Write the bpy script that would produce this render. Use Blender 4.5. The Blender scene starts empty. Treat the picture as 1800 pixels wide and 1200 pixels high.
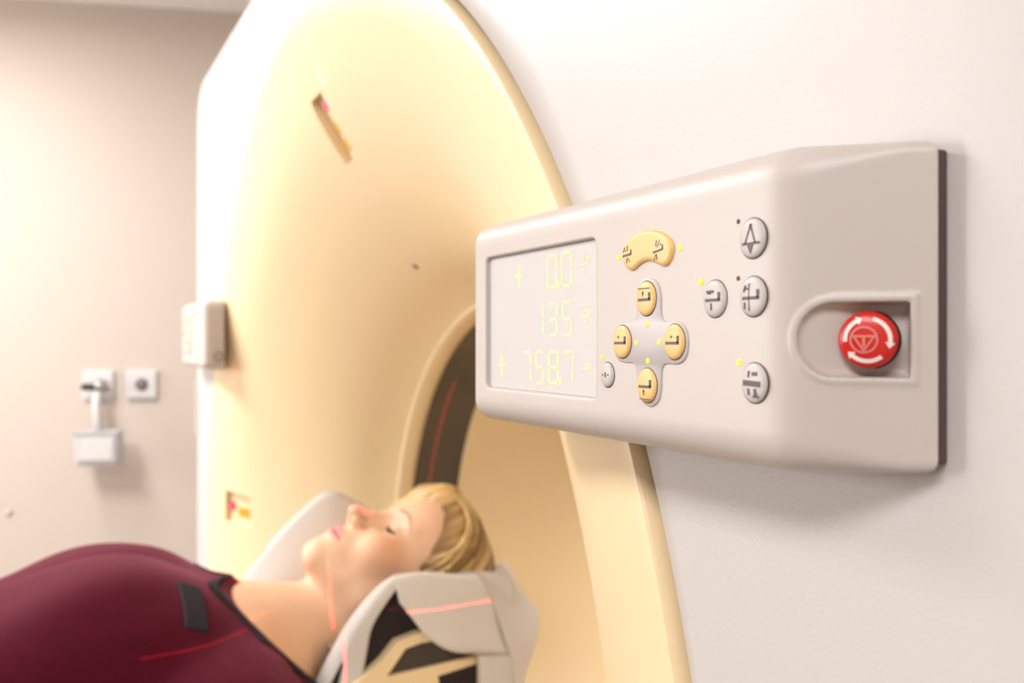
import bpy, bmesh, math, random
import numpy as np
from mathutils import Vector, Matrix

random.seed(7); np.random.seed(7)
scene = bpy.context.scene
C = scene.collection

# ------------------------------------------------------------------ camera
# origin = centre of the scanner bore, y = into the bore, z up (metres)
F_PX = 1700.0
YAW = math.radians(25.6)
CAM = np.array([1.1688, -0.2840, 0.3864])
DV = np.array([-math.cos(YAW), math.sin(YAW), 0.0])
RV = np.array([math.sin(YAW), math.cos(YAW), 0.0])
UV = np.array([0.0, 0.0, 1.0])
cd = bpy.data.cameras.new('camera')
cam = bpy.data.objects.new('camera', cd); C.objects.link(cam)
cd.sensor_width = 36.0
cd.lens = F_PX / 1800.0 * 36.0
cd.clip_start = 0.02
cam.location = CAM
cam.rotation_euler = Matrix((RV, UV, -DV)).transposed().to_euler()
cd.dof.use_dof = True
cd.dof.focus_distance = 0.455
cd.dof.aperture_fstop = 8.5
scene.camera = cam

# ------------------------------------------------------------------ view, world, lamps
scene.view_settings.view_transform = 'Standard'
scene.view_settings.look = 'None'
scene.view_settings.gamma = 1.0
scene.view_settings.use_curve_mapping = False
scene.view_settings.exposure = -0.17
w = bpy.data.worlds.new('world'); scene.world = w; w.use_nodes = True
w.node_tree.nodes['Background'].inputs[0].default_value = (1.0, 0.95, 0.9, 1)
w.node_tree.nodes['Background'].inputs[1].default_value = 0.3

Z_FLOOR, Z_CEIL = -1.02, 1.39
def area(name, loc, sx, sy, power, col, rz=0.0):
    l = bpy.data.lights.new(name, 'AREA'); l.shape = 'RECTANGLE'
    l.size = sx; l.size_y = sy; l.energy = power; l.color = col
    o = bpy.data.objects.new(name, l); C.objects.link(o)
    o.location = loc; o.rotation_euler = (0, 0, rz)
    return o
LAMPS = [  # x, y, size x, size y, watts
    (-1.40, -0.72, 0.30, 0.30, 13.0),
    (-0.70, -1.10, 0.70, 0.55, 44.0),
    (1.75, -1.20, 1.00, 0.55, 44.0),
    (0.10, 1.95, 1.15, 0.55, 42.0),  # added lamp behind the scanner, brightens the rear tunnel
]
FILL_C, FILL_W, FILL_H, FILL_Z = 0.75, 1.1, 1.1, 0.62     # added unseen fill light on the front wall: distance from the far wall, width, height, centre
FILL_POWER = 56.0
for i, (lx, ly, sx, sy, pw) in enumerate(LAMPS):
    area('ceiling_lamp', (lx, ly, Z_CEIL - 0.03), sx, sy, pw, (1.0, 0.972, 0.955))

# ------------------------------------------------------------------ pixel helpers
def ray(px, py):
    return DV + (px - 900.0) / F_PX * RV + (600.0 - py) / F_PX * UV
def at_y(px, py, y):
    D = ray(px, py); return CAM + D * (y - CAM[1]) / D[1]
def at_x(px, py, x):
    D = ray(px, py); return CAM + D * (x - CAM[0]) / D[0]
def at_t(px, py, t):
    return CAM + ray(px, py) * t

# ------------------------------------------------------------------ materials
MATS = {}
def mat(name, col, rough=0.5, metal=0.0, bump=0.0, bscale=400.0, var=0.0, vscale=3.0, emit=None, estr=0.0,
        spec=0.5, trans=0.0, coat=0.0, attr=None, sss=0.0, sheen=0.0, bdist=0.001):
    if name in MATS: return MATS[name]
    m = bpy.data.materials.new(name); m.use_nodes = True
    nt = m.node_tree; b = nt.nodes['Principled BSDF']
    b.inputs['Base Color'].default_value = (*col, 1)
    b.inputs['Roughness'].default_value = rough
    b.inputs['Metallic'].default_value = metal
    b.inputs['Specular IOR Level'].default_value = spec
    b.inputs['Transmission Weight'].default_value = trans
    b.inputs['Coat Weight'].default_value = coat
    b.inputs['Sheen Weight'].default_value = sheen
    if sss:
        b.inputs['Subsurface Weight'].default_value = sss
        b.inputs['Subsurface Radius'].default_value = (0.012, 0.005, 0.003)
        b.inputs['Subsurface Scale'].default_value = 0.6
    tc = nt.nodes.new('ShaderNodeTexCoord')
    src = None
    if attr:
        a = nt.nodes.new('ShaderNodeAttribute'); a.attribute_name = attr
        src = a.outputs['Color']
    if var:
        n = nt.nodes.new('ShaderNodeTexNoise'); n.inputs['Scale'].default_value = vscale
        n.inputs['Detail'].default_value = 4
        nt.links.new(tc.outputs['Object'], n.inputs['Vector'])
        r = nt.nodes.new('ShaderNodeValToRGB')
        r.color_ramp.elements[0].position = 0.3; r.color_ramp.elements[1].position = 0.7
        r.color_ramp.elements[0].color = tuple(1 - var for _ in range(3)) + (1,)
        r.color_ramp.elements[1].color = (1, 1, 1, 1)
        nt.links.new(n.outputs['Fac'], r.inputs['Fac'])
        mx = nt.nodes.new('ShaderNodeMix'); mx.data_type = 'RGBA'; mx.blend_type = 'MULTIPLY'
        mx.inputs[0].default_value = 1.0
        if src: nt.links.new(src, mx.inputs[6])
        else: mx.inputs[6].default_value = (*col, 1)
        nt.links.new(r.outputs['Color'], mx.inputs[7])
        src = mx.outputs[2]
    if src: nt.links.new(src, b.inputs['Base Color'])
    if bump:
        n2 = nt.nodes.new('ShaderNodeTexNoise'); n2.inputs['Scale'].default_value = bscale
        n2.inputs['Detail'].default_value = 3
        nt.links.new(tc.outputs['Object'], n2.inputs['Vector'])
        bp = nt.nodes.new('ShaderNodeBump'); bp.inputs['Strength'].default_value = bump
        bp.inputs['Distance'].default_value = bdist
        nt.links.new(n2.outputs['Fac'], bp.inputs['Height'])
        nt.links.new(bp.outputs['Normal'], b.inputs['Normal'])
    if emit:
        b.inputs['Emission Color'].default_value = (*emit, 1)
        b.inputs['Emission Strength'].default_value = estr
    MATS[name] = m
    return m

M_WHITE = mat('white_cover', (0.585, 0.555, 0.545), 0.42, bump=0.25, bscale=520, bdist=0.0004)
M_BEIGE = mat('beige_plastic', (0.88, 0.705, 0.435), 0.36)
M_PANEL = mat('panel_plastic', (0.56, 0.507, 0.475), 0.42, bump=0.12, bscale=900, bdist=0.0003)
M_GASKET = mat('dark_gasket', (0.10, 0.06, 0.06), 0.7)
M_SCREEN = mat('screen_glass', (0.56, 0.545, 0.54), 0.18, emit=(0.93, 0.92, 0.92), estr=0.08)
M_DIGIT = mat('lit_segment', (0.52, 0.45, 0.22), 0.5, emit=(1.0, 0.90, 0.42), estr=0.58)
M_YELLOW = mat('yellow_rubber', (0.80, 0.52, 0.19), 0.40)
M_GREYB = mat('grey_rubber', (0.53, 0.495, 0.475), 0.40)
M_INLAY = mat('lavender_inlay', (0.52, 0.48, 0.485), 0.5)
M_SYMB = mat('symbol_ink', (0.13, 0.09, 0.11), 0.6)
M_LED = mat('indicator_lit', (0.4, 0.4, 0.0), 0.4, emit=(1.0, 0.97, 0.06), estr=0.9)
M_LEDOFF = mat('indicator_off', (0.06, 0.03, 0.03), 0.4)
M_RED = mat('red_plastic', (0.62, 0.015, 0.012), 0.32)
M_PRINTW = mat('white_print', (0.85, 0.80, 0.76), 0.5)
M_PRINTR = mat('pink_print', (0.70, 0.22, 0.19), 0.5)
M_BLACK = mat('black_plastic', (0.015, 0.012, 0.012), 0.5)
M_WINDOW = mat('dark_window', (0.075, 0.05, 0.035), 0.22, var=0.25, vscale=9)
M_WALL = mat('wall_paint', (0.60, 0.52, 0.455), 0.85, bump=0.1, bscale=200)
M_CEIL = mat('ceiling_paint', (0.85, 0.82, 0.79), 0.9)
M_FLOOR = mat('floor_vinyl', (0.42, 0.38, 0.34), 0.45, var=0.12, vscale=30)
M_PLATE = mat('white_socket_plastic', (0.66, 0.65, 0.645), 0.4)
M_DEVICE = mat('device_plastic', (0.50, 0.49, 0.50), 0.5)
M_METAL = mat('brushed_metal', (0.55, 0.53, 0.52), 0.35, metal=1.0)
M_LAMP = mat('lamp_diffuser', (0.9, 0.88, 0.85), 0.6)
M_LASERLENS = mat('laser_lens', (0.7, 0.02, 0.06), 0.2, emit=(1.0, 0.02, 0.12), estr=3.0)
M_AMBER = mat('amber_window', (0.75, 0.42, 0.04), 0.3)
M_FOAM = mat('black_foam', (0.018, 0.010, 0.012), 0.85)
M_CHAR = mat('charcoal_inset', (0.055, 0.042, 0.036), 0.6)
M_SKIN = mat('skin', (0.75, 0.47, 0.33), 0.52, spec=0.32, attr='Col', sss=0.12, bump=0.06, bscale=600)
M_HAIR = mat('blonde_hair', (0.6, 0.4, 0.2), 0.5, attr='Col', spec=0.35)
M_SHIRT = mat('maroon_knit', (0.080, 0.0035, 0.015), 0.9, spec=0.12, sheen=0.25, bump=0.3, bscale=900, var=0.15, vscale=60)
MATS['maroon_knit'].node_tree.nodes['Principled BSDF'].inputs['Sheen Tint'].default_value = (0.9, 0.30, 0.42, 1)
M_NAVY = mat('navy_cloth', (0.012, 0.010, 0.022), 0.8)
M_TROUSER = mat('dark_trousers', (0.03, 0.03, 0.04), 0.85)
M_LASH = mat('lash', (0.03, 0.015, 0.01), 0.7)
M_BROW = mat('brow', (0.36, 0.21, 0.11), 0.8)
M_MATT = mat('mattress_vinyl', (0.06, 0.05, 0.05), 0.5)
M_SHOE = mat('shoe_leather', (0.05, 0.03, 0.025), 0.5)

# white paper with some translucency
pm = bpy.data.materials.new('paper_sheet'); pm.use_nodes = True
_b = pm.node_tree.nodes['Principled BSDF']; _b.inputs['Base Color'].default_value = (0.86, 0.83, 0.80, 1)
_b.inputs['Roughness'].default_value = 0.8
_t = pm.node_tree.nodes.new('ShaderNodeBsdfTranslucent'); _t.inputs['Color'].default_value = (0.85, 0.80, 0.74, 1)
_m = pm.node_tree.nodes.new('ShaderNodeMixShader'); _m.inputs[0].default_value = 0.3
pm.node_tree.links.new(_b.outputs[0], _m.inputs[1]); pm.node_tree.links.new(_t.outputs[0], _m.inputs[2])
pm.node_tree.links.new(_m.outputs[0], pm.node_tree.nodes['Material Output'].inputs['Surface'])
M_PAPER = pm

# ------------------------------------------------------------------ object helpers
def mesh_obj(name, verts, faces, m, parent=None, smooth=False):
    me = bpy.data.meshes.new(name); me.from_pydata([tuple(v) for v in verts], [], [tuple(f) for f in faces]); me.update()
    if smooth: me.polygons.foreach_set('use_smooth', [True] * len(me.polygons))
    o = bpy.data.objects.new(name, me); C.objects.link(o)
    me.materials.append(m)
    if parent is not None:
        o.parent = parent
        o.matrix_parent_inverse = parent_world(parent).inverted()
    return o
def parent_world(o):
    mw = o.matrix_basis
    if o.parent is not None: mw = parent_world(o.parent) @ o.matrix_parent_inverse @ mw
    return mw.copy()
def bm_obj(name, bm, m, parent=None, smooth=False):
    bmesh.ops.recalc_face_normals(bm, faces=bm.faces[:])
    me = bpy.data.meshes.new(name); bm.to_mesh(me); bm.free()
    if smooth: me.polygons.foreach_set('use_smooth', [True] * len(me.polygons))
    o = bpy.data.objects.new(name, me); C.objects.link(o); me.materials.append(m)
    if parent is not None:
        o.parent = parent; o.matrix_parent_inverse = parent_world(parent).inverted()
    return o
def thing(name, loc, label, cat, group=None):
    o = bpy.data.objects.new(name, None); C.objects.link(o); o.location = loc
    o.empty_display_size = 0.05
    return tag(o, label, cat, group)
def tag(o, label, cat, group=None):
    o['label'] = label; o['category'] = cat
    if group: o['group'] = group
    return o
def struct(o, label=None):
    o['kind'] = 'structure'
    if label: o['label'] = label
    return o
def box_bm(bm, c, s, M=None, bevel=0.0, seg=2):
    r = bmesh.ops.create_cube(bm, size=1.0)
    vs = r['verts']
    bmesh.ops.scale(bm, vec=s, verts=vs)
    if bevel:
        es = list({e for v in vs for e in v.link_edges})
        g = bmesh.ops.bevel(bm, geom=es, offset=bevel, segments=seg, affect='EDGES', profile=0.5)
        vs = list({v for f in g['faces'] for v in f.verts} | {v for v in vs if v.is_valid})
    T = Matrix.Translation(c) if M is None else M @ Matrix.Translation(c)
    bmesh.ops.transform(bm, matrix=T, verts=vs)
def box(name, c, s, m, parent=None, M=None, bevel=0.0, seg=2):
    bm = bmesh.new(); box_bm(bm, Vector(c), Vector(s), M, bevel, seg)
    return bm_obj(name, bm, m, parent)
def lathe(name, prof, axis_M, m, parent=None, n=48, closed=False, smooth=True):
    """prof: list of (radius, height) around local z; axis_M places it"""
    V = []; Fc = []
    k = len(prof)
    for i in range(n):
        a = 2 * math.pi * i / n
        for (r, h) in prof: V.append(axis_M @ Vector((r * math.cos(a), r * math.sin(a), h)))
    for i in range(n):
        j = (i + 1) % n
        for q in range(k if closed else k - 1):
            p = (q + 1) % k
            Fc.append((i * k + q, j * k + q, j * k + p, i * k + p))
    bm = bmesh.new()
    vs = [bm.verts.new(v) for v in V]
    for f in Fc:
        try: bm.faces.new([vs[x] for x in f])
        except ValueError: pass
    bmesh.ops.remove_doubles(bm, verts=bm.verts[:], dist=1e-6)
    return bm_obj(name, bm, m, parent, smooth)
def tube_bm(bm, pts, rad, n=8, cap=True):
    pts = [Vector(p) for p in pts]; rings = []
    up = Vector((0.13, 0.21, 0.97))
    for i, p in enumerate(pts):
        t = (pts[min(i + 1, len(pts) - 1)] - pts[max(i - 1, 0)]).normalized()
        a = t.cross(up);
        if a.length < 1e-3: a = t.cross(Vector((1, 0, 0)))
        a.normalize(); b = t.cross(a)
        r = rad[i] if isinstance(rad, (list, tuple)) else rad
        rings.append([bm.verts.new(p + (a * math.cos(2 * math.pi * k / n) + b * math.sin(2 * math.pi * k / n)) * r) for k in range(n)])
    for i in range(len(rings) - 1):
        for k in range(n):
            bm.faces.new([rings[i][k], rings[i][(k + 1) % n], rings[i + 1][(k + 1) % n], rings[i + 1][k]])
    if cap:
        bm.faces.new(rings[0][::-1]); bm.faces.new(rings[-1])
def boolean_cut(o, cutters):
    for c in cutters:
        md = o.modifiers.new('cut', 'BOOLEAN'); md.operation = 'DIFFERENCE'; md.object = c; md.solver = 'EXACT'
    bpy.context.view_layer.update()
    dg = bpy.context.evaluated_depsgraph_get()
    me = bpy.data.meshes.new_from_object(o.evaluated_get(dg))
    o.modifiers.clear(); old = o.data; o.data = me; bpy.data.meshes.remove(old)
    for c in cutters:
        d = c.data; bpy.data.objects.remove(c); bpy.data.meshes.remove(d)
def smooth_by_angle(o, deg=35):
    me = o.data
    me.polygons.foreach_set('use_smooth', [True] * len(me.polygons))
    bm = bmesh.new(); bm.from_mesh(me)
    for e in bm.edges:
        if len(e.link_faces) == 2 and e.calc_face_angle(0) > math.radians(deg): e.smooth = False
    bm.to_mesh(me); bm.free()

# ------------------------------------------------------------------ signed-distance modelling
def ell(X, Y, Z, c, r):
    a, b, d = (X - c[0]), (Y - c[1]), (Z - c[2])
    k0 = np.sqrt((a / r[0]) ** 2 + (b / r[1]) ** 2 + (d / r[2]) ** 2) + 1e-9
    k1 = np.sqrt((a / r[0] ** 2) ** 2 + (b / r[1] ** 2) ** 2 + (d / r[2] ** 2) ** 2) + 1e-9
    return k0 * (k0 - 1) / k1
def cone(X, Y, Z, a, b, ra, rb):
    ba = [b[i] - a[i] for i in range(3)]
    L = sum(q * q for q in ba)
    h = np.clip(((X - a[0]) * ba[0] + (Y - a[1]) * ba[1] + (Z - a[2]) * ba[2]) / L, 0, 1)
    return np.sqrt((X - a[0] - h * ba[0]) ** 2 + (Y - a[1] - h * ba[1]) ** 2 + (Z - a[2] - h * ba[2]) ** 2) - (ra + (rb - ra) * h)
def smin(a, b, k):
    h = np.maximum(k - np.abs(a - b), 0) / k
    return np.minimum(a, b) - h * h * k * 0.25
def smax(a, b, k): return -smin(-a, -b, k)
def grid_axis(*segs):
    """segs: (start, stop, step), ... glued"""
    out = []
    for (a, b, s) in segs:
        n = max(1, int(round((b - a) / s))); out.append(np.linspace(a, b, n, endpoint=False))
    out.append(np.array([segs[-1][1]]))
    return np.concatenate(out).astype(np.float64)
def sdf_mesh(name, fn, xs, ys, zs, m, parent=None, colour=None, newton=2):
    X, Y, Z = np.meshgrid(xs.astype(np.float32), ys.astype(np.float32), zs.astype(np.float32), indexing='ij')
    D = fn(X, Y, Z)
    S = (D < 0)
    cnt = np.zeros(tuple(n - 1 for n in S.shape), np.int8)
    sl = lambda o, n: slice(o, n - 1 + o)
    nx, ny, nz = S.shape
    for o in np.ndindex(2, 2, 2):
        cnt += S[sl(o[0], nx), sl(o[1], ny), sl(o[2], nz)]
    act = (cnt > 0) & (cnt < 8)
    idx = -np.ones(act.shape, np.int64)
    ijk = np.argwhere(act); idx[act] = np.arange(len(ijk))
    acc = np.zeros((len(ijk), 3)); num = np.zeros(len(ijk))
    axs = (xs, ys, zs)
    cor = list(np.ndindex(2, 2, 2))
    for ax in range(3):
        for o in cor:
            if o[ax]: continue
            p = list(o); q = list(o); q[ax] = 1
            ia = ijk + np.array(p); ib = ijk + np.array(q)
            da = D[ia[:, 0], ia[:, 1], ia[:, 2]]; db = D[ib[:, 0], ib[:, 1], ib[:, 2]]
            ch = (da < 0) != (db < 0)
            t = np.where(ch, da / np.where(ch, da - db, 1), 0)
            pos = np.stack([axs[k][ia[:, k]] for k in range(3)], 1).astype(float)
            pos[:, ax] += t * (axs[ax][ib[:, ax]] - axs[ax][ia[:, ax]])
            acc[ch] += pos[ch]; num[ch] += 1
    V = acc / num[:, None]
    quads = []
    for ax in range(3):
        u, v = (ax + 1) % 3, (ax + 2) % 3
        a = [slice(None)] * 3; b = [slice(None)] * 3
        a[ax] = slice(0, -1); b[ax] = slice(1, None)
        for k in (u, v): a[k] = slice(1, -1); b[k] = slice(1, -1)
        sa, sb = S[tuple(a)], S[tuple(b)]
        for flip in (False, True):
            e = np.argwhere(sa & ~sb) if not flip else np.argwhere(~sa & sb)
            if not len(e): continue
            cs = []
            for (du, dv) in ((0, 0), (1, 0), (1, 1), (0, 1)):
                c = e.copy(); c[:, u] += du; c[:, v] += dv
                cs.append(idx[c[:, 0], c[:, 1], c[:, 2]])
            qd = np.stack(cs if not flip else cs[::-1], 1); quads.append(qd)
    Q = np.concatenate(quads)
    del X, Y, Z, D, S
    def grad(P):
        e = 2e-4; g = np.zeros_like(P)
        for k in range(3):
            a = P.copy(); b = P.copy(); a[:, k] += e; b[:, k] -= e
            g[:, k] = (fn(a[:, 0], a[:, 1], a[:, 2]) - fn(b[:, 0], b[:, 1], b[:, 2])) / (2 * e)
        return g
    V0 = V.copy()
    for _ in range(newton):
        d = fn(V[:, 0], V[:, 1], V[:, 2]); g = grad(V)
        gg = np.maximum((g * g).sum(1), 0.05)
        V = V - np.clip(d / gg, -0.003, 0.003)[:, None] * g * 0.9
    N = grad(V); N /= (np.linalg.norm(N, axis=1, keepdims=True) + 1e-9)
    me = bpy.data.meshes.new(name)
    me.from_pydata(V.tolist(), [], Q.tolist()); me.update()
    me.polygons.foreach_set('use_smooth', [True] * len(me.polygons))
    me.normals_split_custom_set_from_vertices(N.tolist())
    if colour is not None:
        ca = me.color_attributes.new('Col', 'FLOAT_COLOR', 'POINT')
        col = np.concatenate([colour(V), np.ones((len(V), 1))], 1).astype(np.float32)
        ca.data.foreach_set('color', col.ravel())
    o = bpy.data.objects.new(name, me); C.objects.link(o); me.materials.append(m)
    if parent is not None:
        o.parent = parent; o.matrix_parent_inverse = parent_world(parent).inverted()
    return o

# ================================================================== ROOM
ROOM_A = math.radians(-14.2)             # the room is turned against the scanner
P_W = at_t(250, 675, 2.90)               # wall point behind the sockets
def room_M(along, out, z):               # along the far wall, out of it into the room, z
    da = np.array([math.sin(-ROOM_A), math.cos(-ROOM_A), 0]); dn = np.array([da[1], -da[0], 0])
    p = np.array([P_W[0], P_W[1], 0]) + da * along + dn * out
    return Vector((p[0], p[1], z))
MW = Matrix.Translation(room_M(0, 0, 0)) @ Matrix.Rotation(ROOM_A, 4, 'Z')   # local x = out of the wall, y = along
HC = Z_CEIL - Z_FLOOR; ZM = (Z_CEIL + Z_FLOOR) / 2
A0, A1, OUT = -2.75, 2.6, 5.2
struct(box('floor', (OUT / 2, (A0 + A1) / 2, Z_FLOOR - 0.05), (OUT + 0.2, A1 - A0 + 0.2, 0.1), M_FLOOR, M=MW))
struct(box('ceiling', (OUT / 2, (A0 + A1) / 2, Z_CEIL + 0.05), (OUT + 0.2, A1 - A0 + 0.2, 0.1), M_CEIL, M=MW))
struct(box('wall_left', (-0.05, (A0 + A1) / 2, ZM), (0.1, A1 - A0 + 0.2, HC), M_WALL, M=MW))
struct(box('wall_right', (OUT + 0.05, (A0 + A1) / 2, ZM), (0.1, A1 - A0 + 0.2, HC), M_WALL, M=MW))
struct(box('wall_front', (OUT / 2, A0 - 0.05, ZM), (OUT, 0.1, HC), M_WALL, M=MW))
struct(box('wall_back', (OUT / 2, A1 + 0.05, ZM), (OUT, 0.1, HC), M_WALL, M=MW))
struct(box('baseboard_left', (0.008, (A0 + A1) / 2, Z_FLOOR + 0.05), (0.016, A1 - A0, 0.1), M_PLATE, M=MW))
for i, (lx, ly, sx, sy, pw) in enumerate(LAMPS):
    t = thing('ceiling_light', (lx, ly, Z_CEIL), ('small square recessed ceiling light nearest the socket wall',
              'wide recessed ceiling light over the patient table in front of the bore',
              'long recessed ceiling light on the side away from the socket wall',
              'long ceiling light added behind the scanner to brighten its rear tunnel')[i], 'ceiling light')
    for (dx, dy, wx, wy) in ((0, sy / 2 + 0.02, sx + 0.08, 0.04), (0, -sy / 2 - 0.02, sx + 0.08, 0.04),
                             (sx / 2 + 0.02, 0, 0.04, sy), (-sx / 2 - 0.02, 0, 0.04, sy)):
        box('frame', (lx + dx, ly + dy, Z_CEIL - 0.018), (wx, wy, 0.036), M_PLATE, t)
    box('reflector', (lx, ly, Z_CEIL - 0.006), (sx, sy, 0.012), M_LAMP, t)

fill_panel = struct(box('added_fill_panel_1', (FILL_C, A0 + 0.004, FILL_Z), (FILL_W, 0.008, FILL_H), M_LAMP, M=MW))  # made-up panel, framed like a window around the added fill light
for (dx, dz, wx, wz) in ((0, FILL_H / 2, FILL_W + 0.1, 0.05), (0, -FILL_H / 2, FILL_W + 0.1, 0.05), (FILL_W / 2 + 0.025, 0, 0.05, FILL_H), (-FILL_W / 2 - 0.025, 0, 0.05, FILL_H)):
    box('added_panel_frame', (FILL_C + dx, A0 + 0.02, FILL_Z + dz), (wx, 0.04, wz), M_PLATE, fill_panel, M=MW)
_l = area('added_fill_light', MW @ Vector((FILL_C, A0 + 0.03, FILL_Z)), FILL_W - 0.06, FILL_H - 0.06, FILL_POWER, (1.0, 0.975, 0.965))  # added area light, brightens the scanner front and the patient
_l.rotation_euler = (MW.to_3x3() @ Matrix.Rotation(-math.pi / 2, 3, 'X')).to_euler()
_l.rotation_euler = (MW.to_3x3() @ Matrix(((1, 0, 0), (0, 0, -1), (0, 1, 0)))).to_euler()
# ---- wall sockets
def wall_at(px, py, off=0.0):
    n = np.array([math.cos(ROOM_A), math.sin(ROOM_A), 0]); D = ray(px, py)
    t = ((P_W[:3] - CAM) @ n + off) / (D @ n)
    return CAM + D * t
def wl(px, py, off=0.0):
    return MW.inverted() @ Vector(wall_at(px, py, off))
c = wl(250, 675)
t = thing('wall_socket', MW @ Vector((0, c.y, c.z)), 'square white wall socket plate with round dark outlet and nothing plugged in', 'socket')
box('plate', (0.006, c.y, c.z), (0.012, 0.086, 0.086), M_PLATE, t, M=MW, bevel=0.004)
RX = Matrix.Rotation(math.pi / 2, 4, 'Y')
lathe('outlet', [(0.0, 0.0135), (0.008, 0.0135), (0.009, 0.016), (0.016, 0.0165), (0.0175, 0.0125), (0.0175, 0.011)], MW @ Matrix.Translation((0, c.y, c.z)) @ RX, M_GASKET, t, 32)
lathe('contact', [(0.0, 0.019), (0.006, 0.019), (0.007, 0.0135)], MW @ Matrix.Translation((0, c.y, c.z)) @ RX, M_METAL, t, 20)
c = wl(174, 676)
t = thing('wall_socket', MW @ Vector((0, c.y, c.z)), 'square white wall socket plate with dark plug fitted in it', 'socket')
box('plate', (0.006, c.y, c.z), (0.012, 0.086, 0.086), M_PLATE, t, M=MW, bevel=0.004)
lathe('outlet', [(0.0, 0.0135), (0.012, 0.0135), (0.016, 0.0165), (0.0175, 0.0125), (0.0175, 0.011)], MW @ Matrix.Translation((0, c.y + 0.012, c.z)) @ RX, M_METAL, t, 32)
c2 = wl(168, 680)
hb = wl(173, 787, 0.09)
t2 = thing('hanging_device', MW @ Vector((0.085, hb.y, hb.z - 0.05)), 'small white box hanging by its stem from the plug in the wall socket', 'device')
lathe('plug', [(0.0, 0.07), (0.008, 0.07), (0.010, 0.066), (0.011, 0.045), (0.017, 0.042), (0.018, 0.018), (0.012, 0.0168), (0.0, 0.0168)], MW @ Matrix.Translation((0, c.y + 0.012, c.z)) @ RX, M_METAL, t2, 28)
bm = bmesh.new(); box_bm(bm, Vector((0.055, c.y - 0.012, c.z - 0.004)), Vector((0.022, 0.05, 0.02)), MW, 0.006)
bm_obj('lever', bm, M_BLACK, t2)
bm = bmesh.new()
tube_bm(bm, [MW @ Vector((0.05, c.y + 0.006, c.z - 0.012)), MW @ Vector((0.052, c.y + 0.004, c.z - 0.05)), MW @ Vector((0.082, hb.y, hb.z + 0.05))], [0.012, 0.012, 0.015], 12)
bm_obj('stem', bm, M_PLATE, t2, True)
box('body', (0.085, hb.y, hb.z), (0.06, 0.122, 0.098), M_DEVICE, t2, M=MW, bevel=0.012, seg=3)
box('front_panel', (0.1162, hb.y, hb.z - 0.002), (0.004, 0.09, 0.062), M_PLATE, t2, M=MW, bevel=0.0015)
box('top_lip', (0.085, hb.y, hb.z + 0.045), (0.066, 0.128, 0.010), M_DEVICE, t2, M=MW, bevel=0.004)
c = wl(15, 901)
o = lathe('screw_cap', [(0.0, 0.006), (0.007, 0.005), (0.009, 0.0), (0.0, 0.0)], MW @ Matrix.Translation((0, c.y, c.z)) @ RX, M_METAL, None, 20)
tag(o, 'tiny round grey screw cap on the beige wall', 'screw cap')

# ================================================================== SCANNER
scanner = thing('ct_scanner', (0, 0.5, Z_FLOOR), 'large white and beige ring-shaped scanner with a wide bore', 'scanner')
R_LIP, R_BORE = 0.80, 0.435
TO_Y = Matrix.Rotation(-math.pi / 2, 4, 'X')       # lathe z -> world y
prof = [(0.800, 0.004), (0.799, -0.0005), (0.795, -0.0024), (0.775, -0.001), (0.75, 0.002), (0.72, 0.010), (0.69, 0.0215), (0.66, 0.037), (0.63, 0.056),
        (0.60, 0.078), (0.57, 0.102), (0.54, 0.130), (0.51, 0.162), (0.485, 0.195), (0.462, 0.235), (0.447, 0.258)]
def fine(pr, k=3):
    P = [np.array(p) for p in pr]; out = []
    for i in range(len(P) - 1):
        p0, p1, p2, p3 = P[max(i - 1, 0)], P[i], P[i + 1], P[min(i + 2, len(P) - 1)]
        for q in range(k):
            t = q / k
            out.append(0.5 * ((2 * p1) + (p2 - p0) * t + (2 * p0 - 5 * p1 + 4 * p2 - p3) * t * t + (3 * p1 - p0 - 3 * p2 + p3) * t ** 3))
    out.append(P[-1]); return [tuple(p) for p in out]
front = fine(prof, 3)
back = [(0.447, 0.262), (0.49, 0.262), (0.56, 0.19), (0.68, 0.10), (0.78, 0.05), (0.800, 0.04)]
funnel = lathe('funnel', front + back, TO_Y, M_BEIGE, scanner, 160, closed=True, smooth=False)
# laser pockets at twelve, nine and three o'clock
def prof_y(r):
    rs = [p[0] for p in front][::-1]; ys = [p[1] for p in front][::-1]
    return float(np.interp(r, rs, ys))
def pocket_frame(ang, r0, r1):
    """ang: clock angle; returns matrix: x tangential, y radially inwards along the funnel, z outward normal"""
    rad = np.array([math.cos(ang), 0, math.sin(ang)]); tan = np.array([-math.sin(ang), 0, math.cos(ang)])
    p0 = rad * r0 + np.array([0, prof_y(r0), 0]); p1 = rad * r1 + np.array([0, prof_y(r1), 0])
    ya = (p1 - p0) / np.linalg.norm(p1 - p0); za = np.cross(tan, ya)
    if za[1] > 0: tan = -tan; za = np.cross(tan, ya)
    M = Matrix((tan, ya, za)).transposed().to_4x4()
    return Matrix.Translation((p0 + p1) / 2) @ M, float(np.linalg.norm(p1 - p0))
POCK = [(math.radians(93), 0.695, 0.618, 0.050), (math.radians(173.5), 0.705, 0.640, 0.058), (math.radians(6.5), 0.705, 0.640, 0.058)]
cuts = []; frames = []
for (a, r0, r1, wd) in POCK:
    M, L = pocket_frame(a, r0, r1); frames.append((M, L, wd))
    cuts.append(box('cutter', (0, 0, 0), (wd, L, 0.024), M_BEIGE, M=M))
boolean_cut(funnel, cuts)
smooth_by_angle(funnel, 25)
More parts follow.
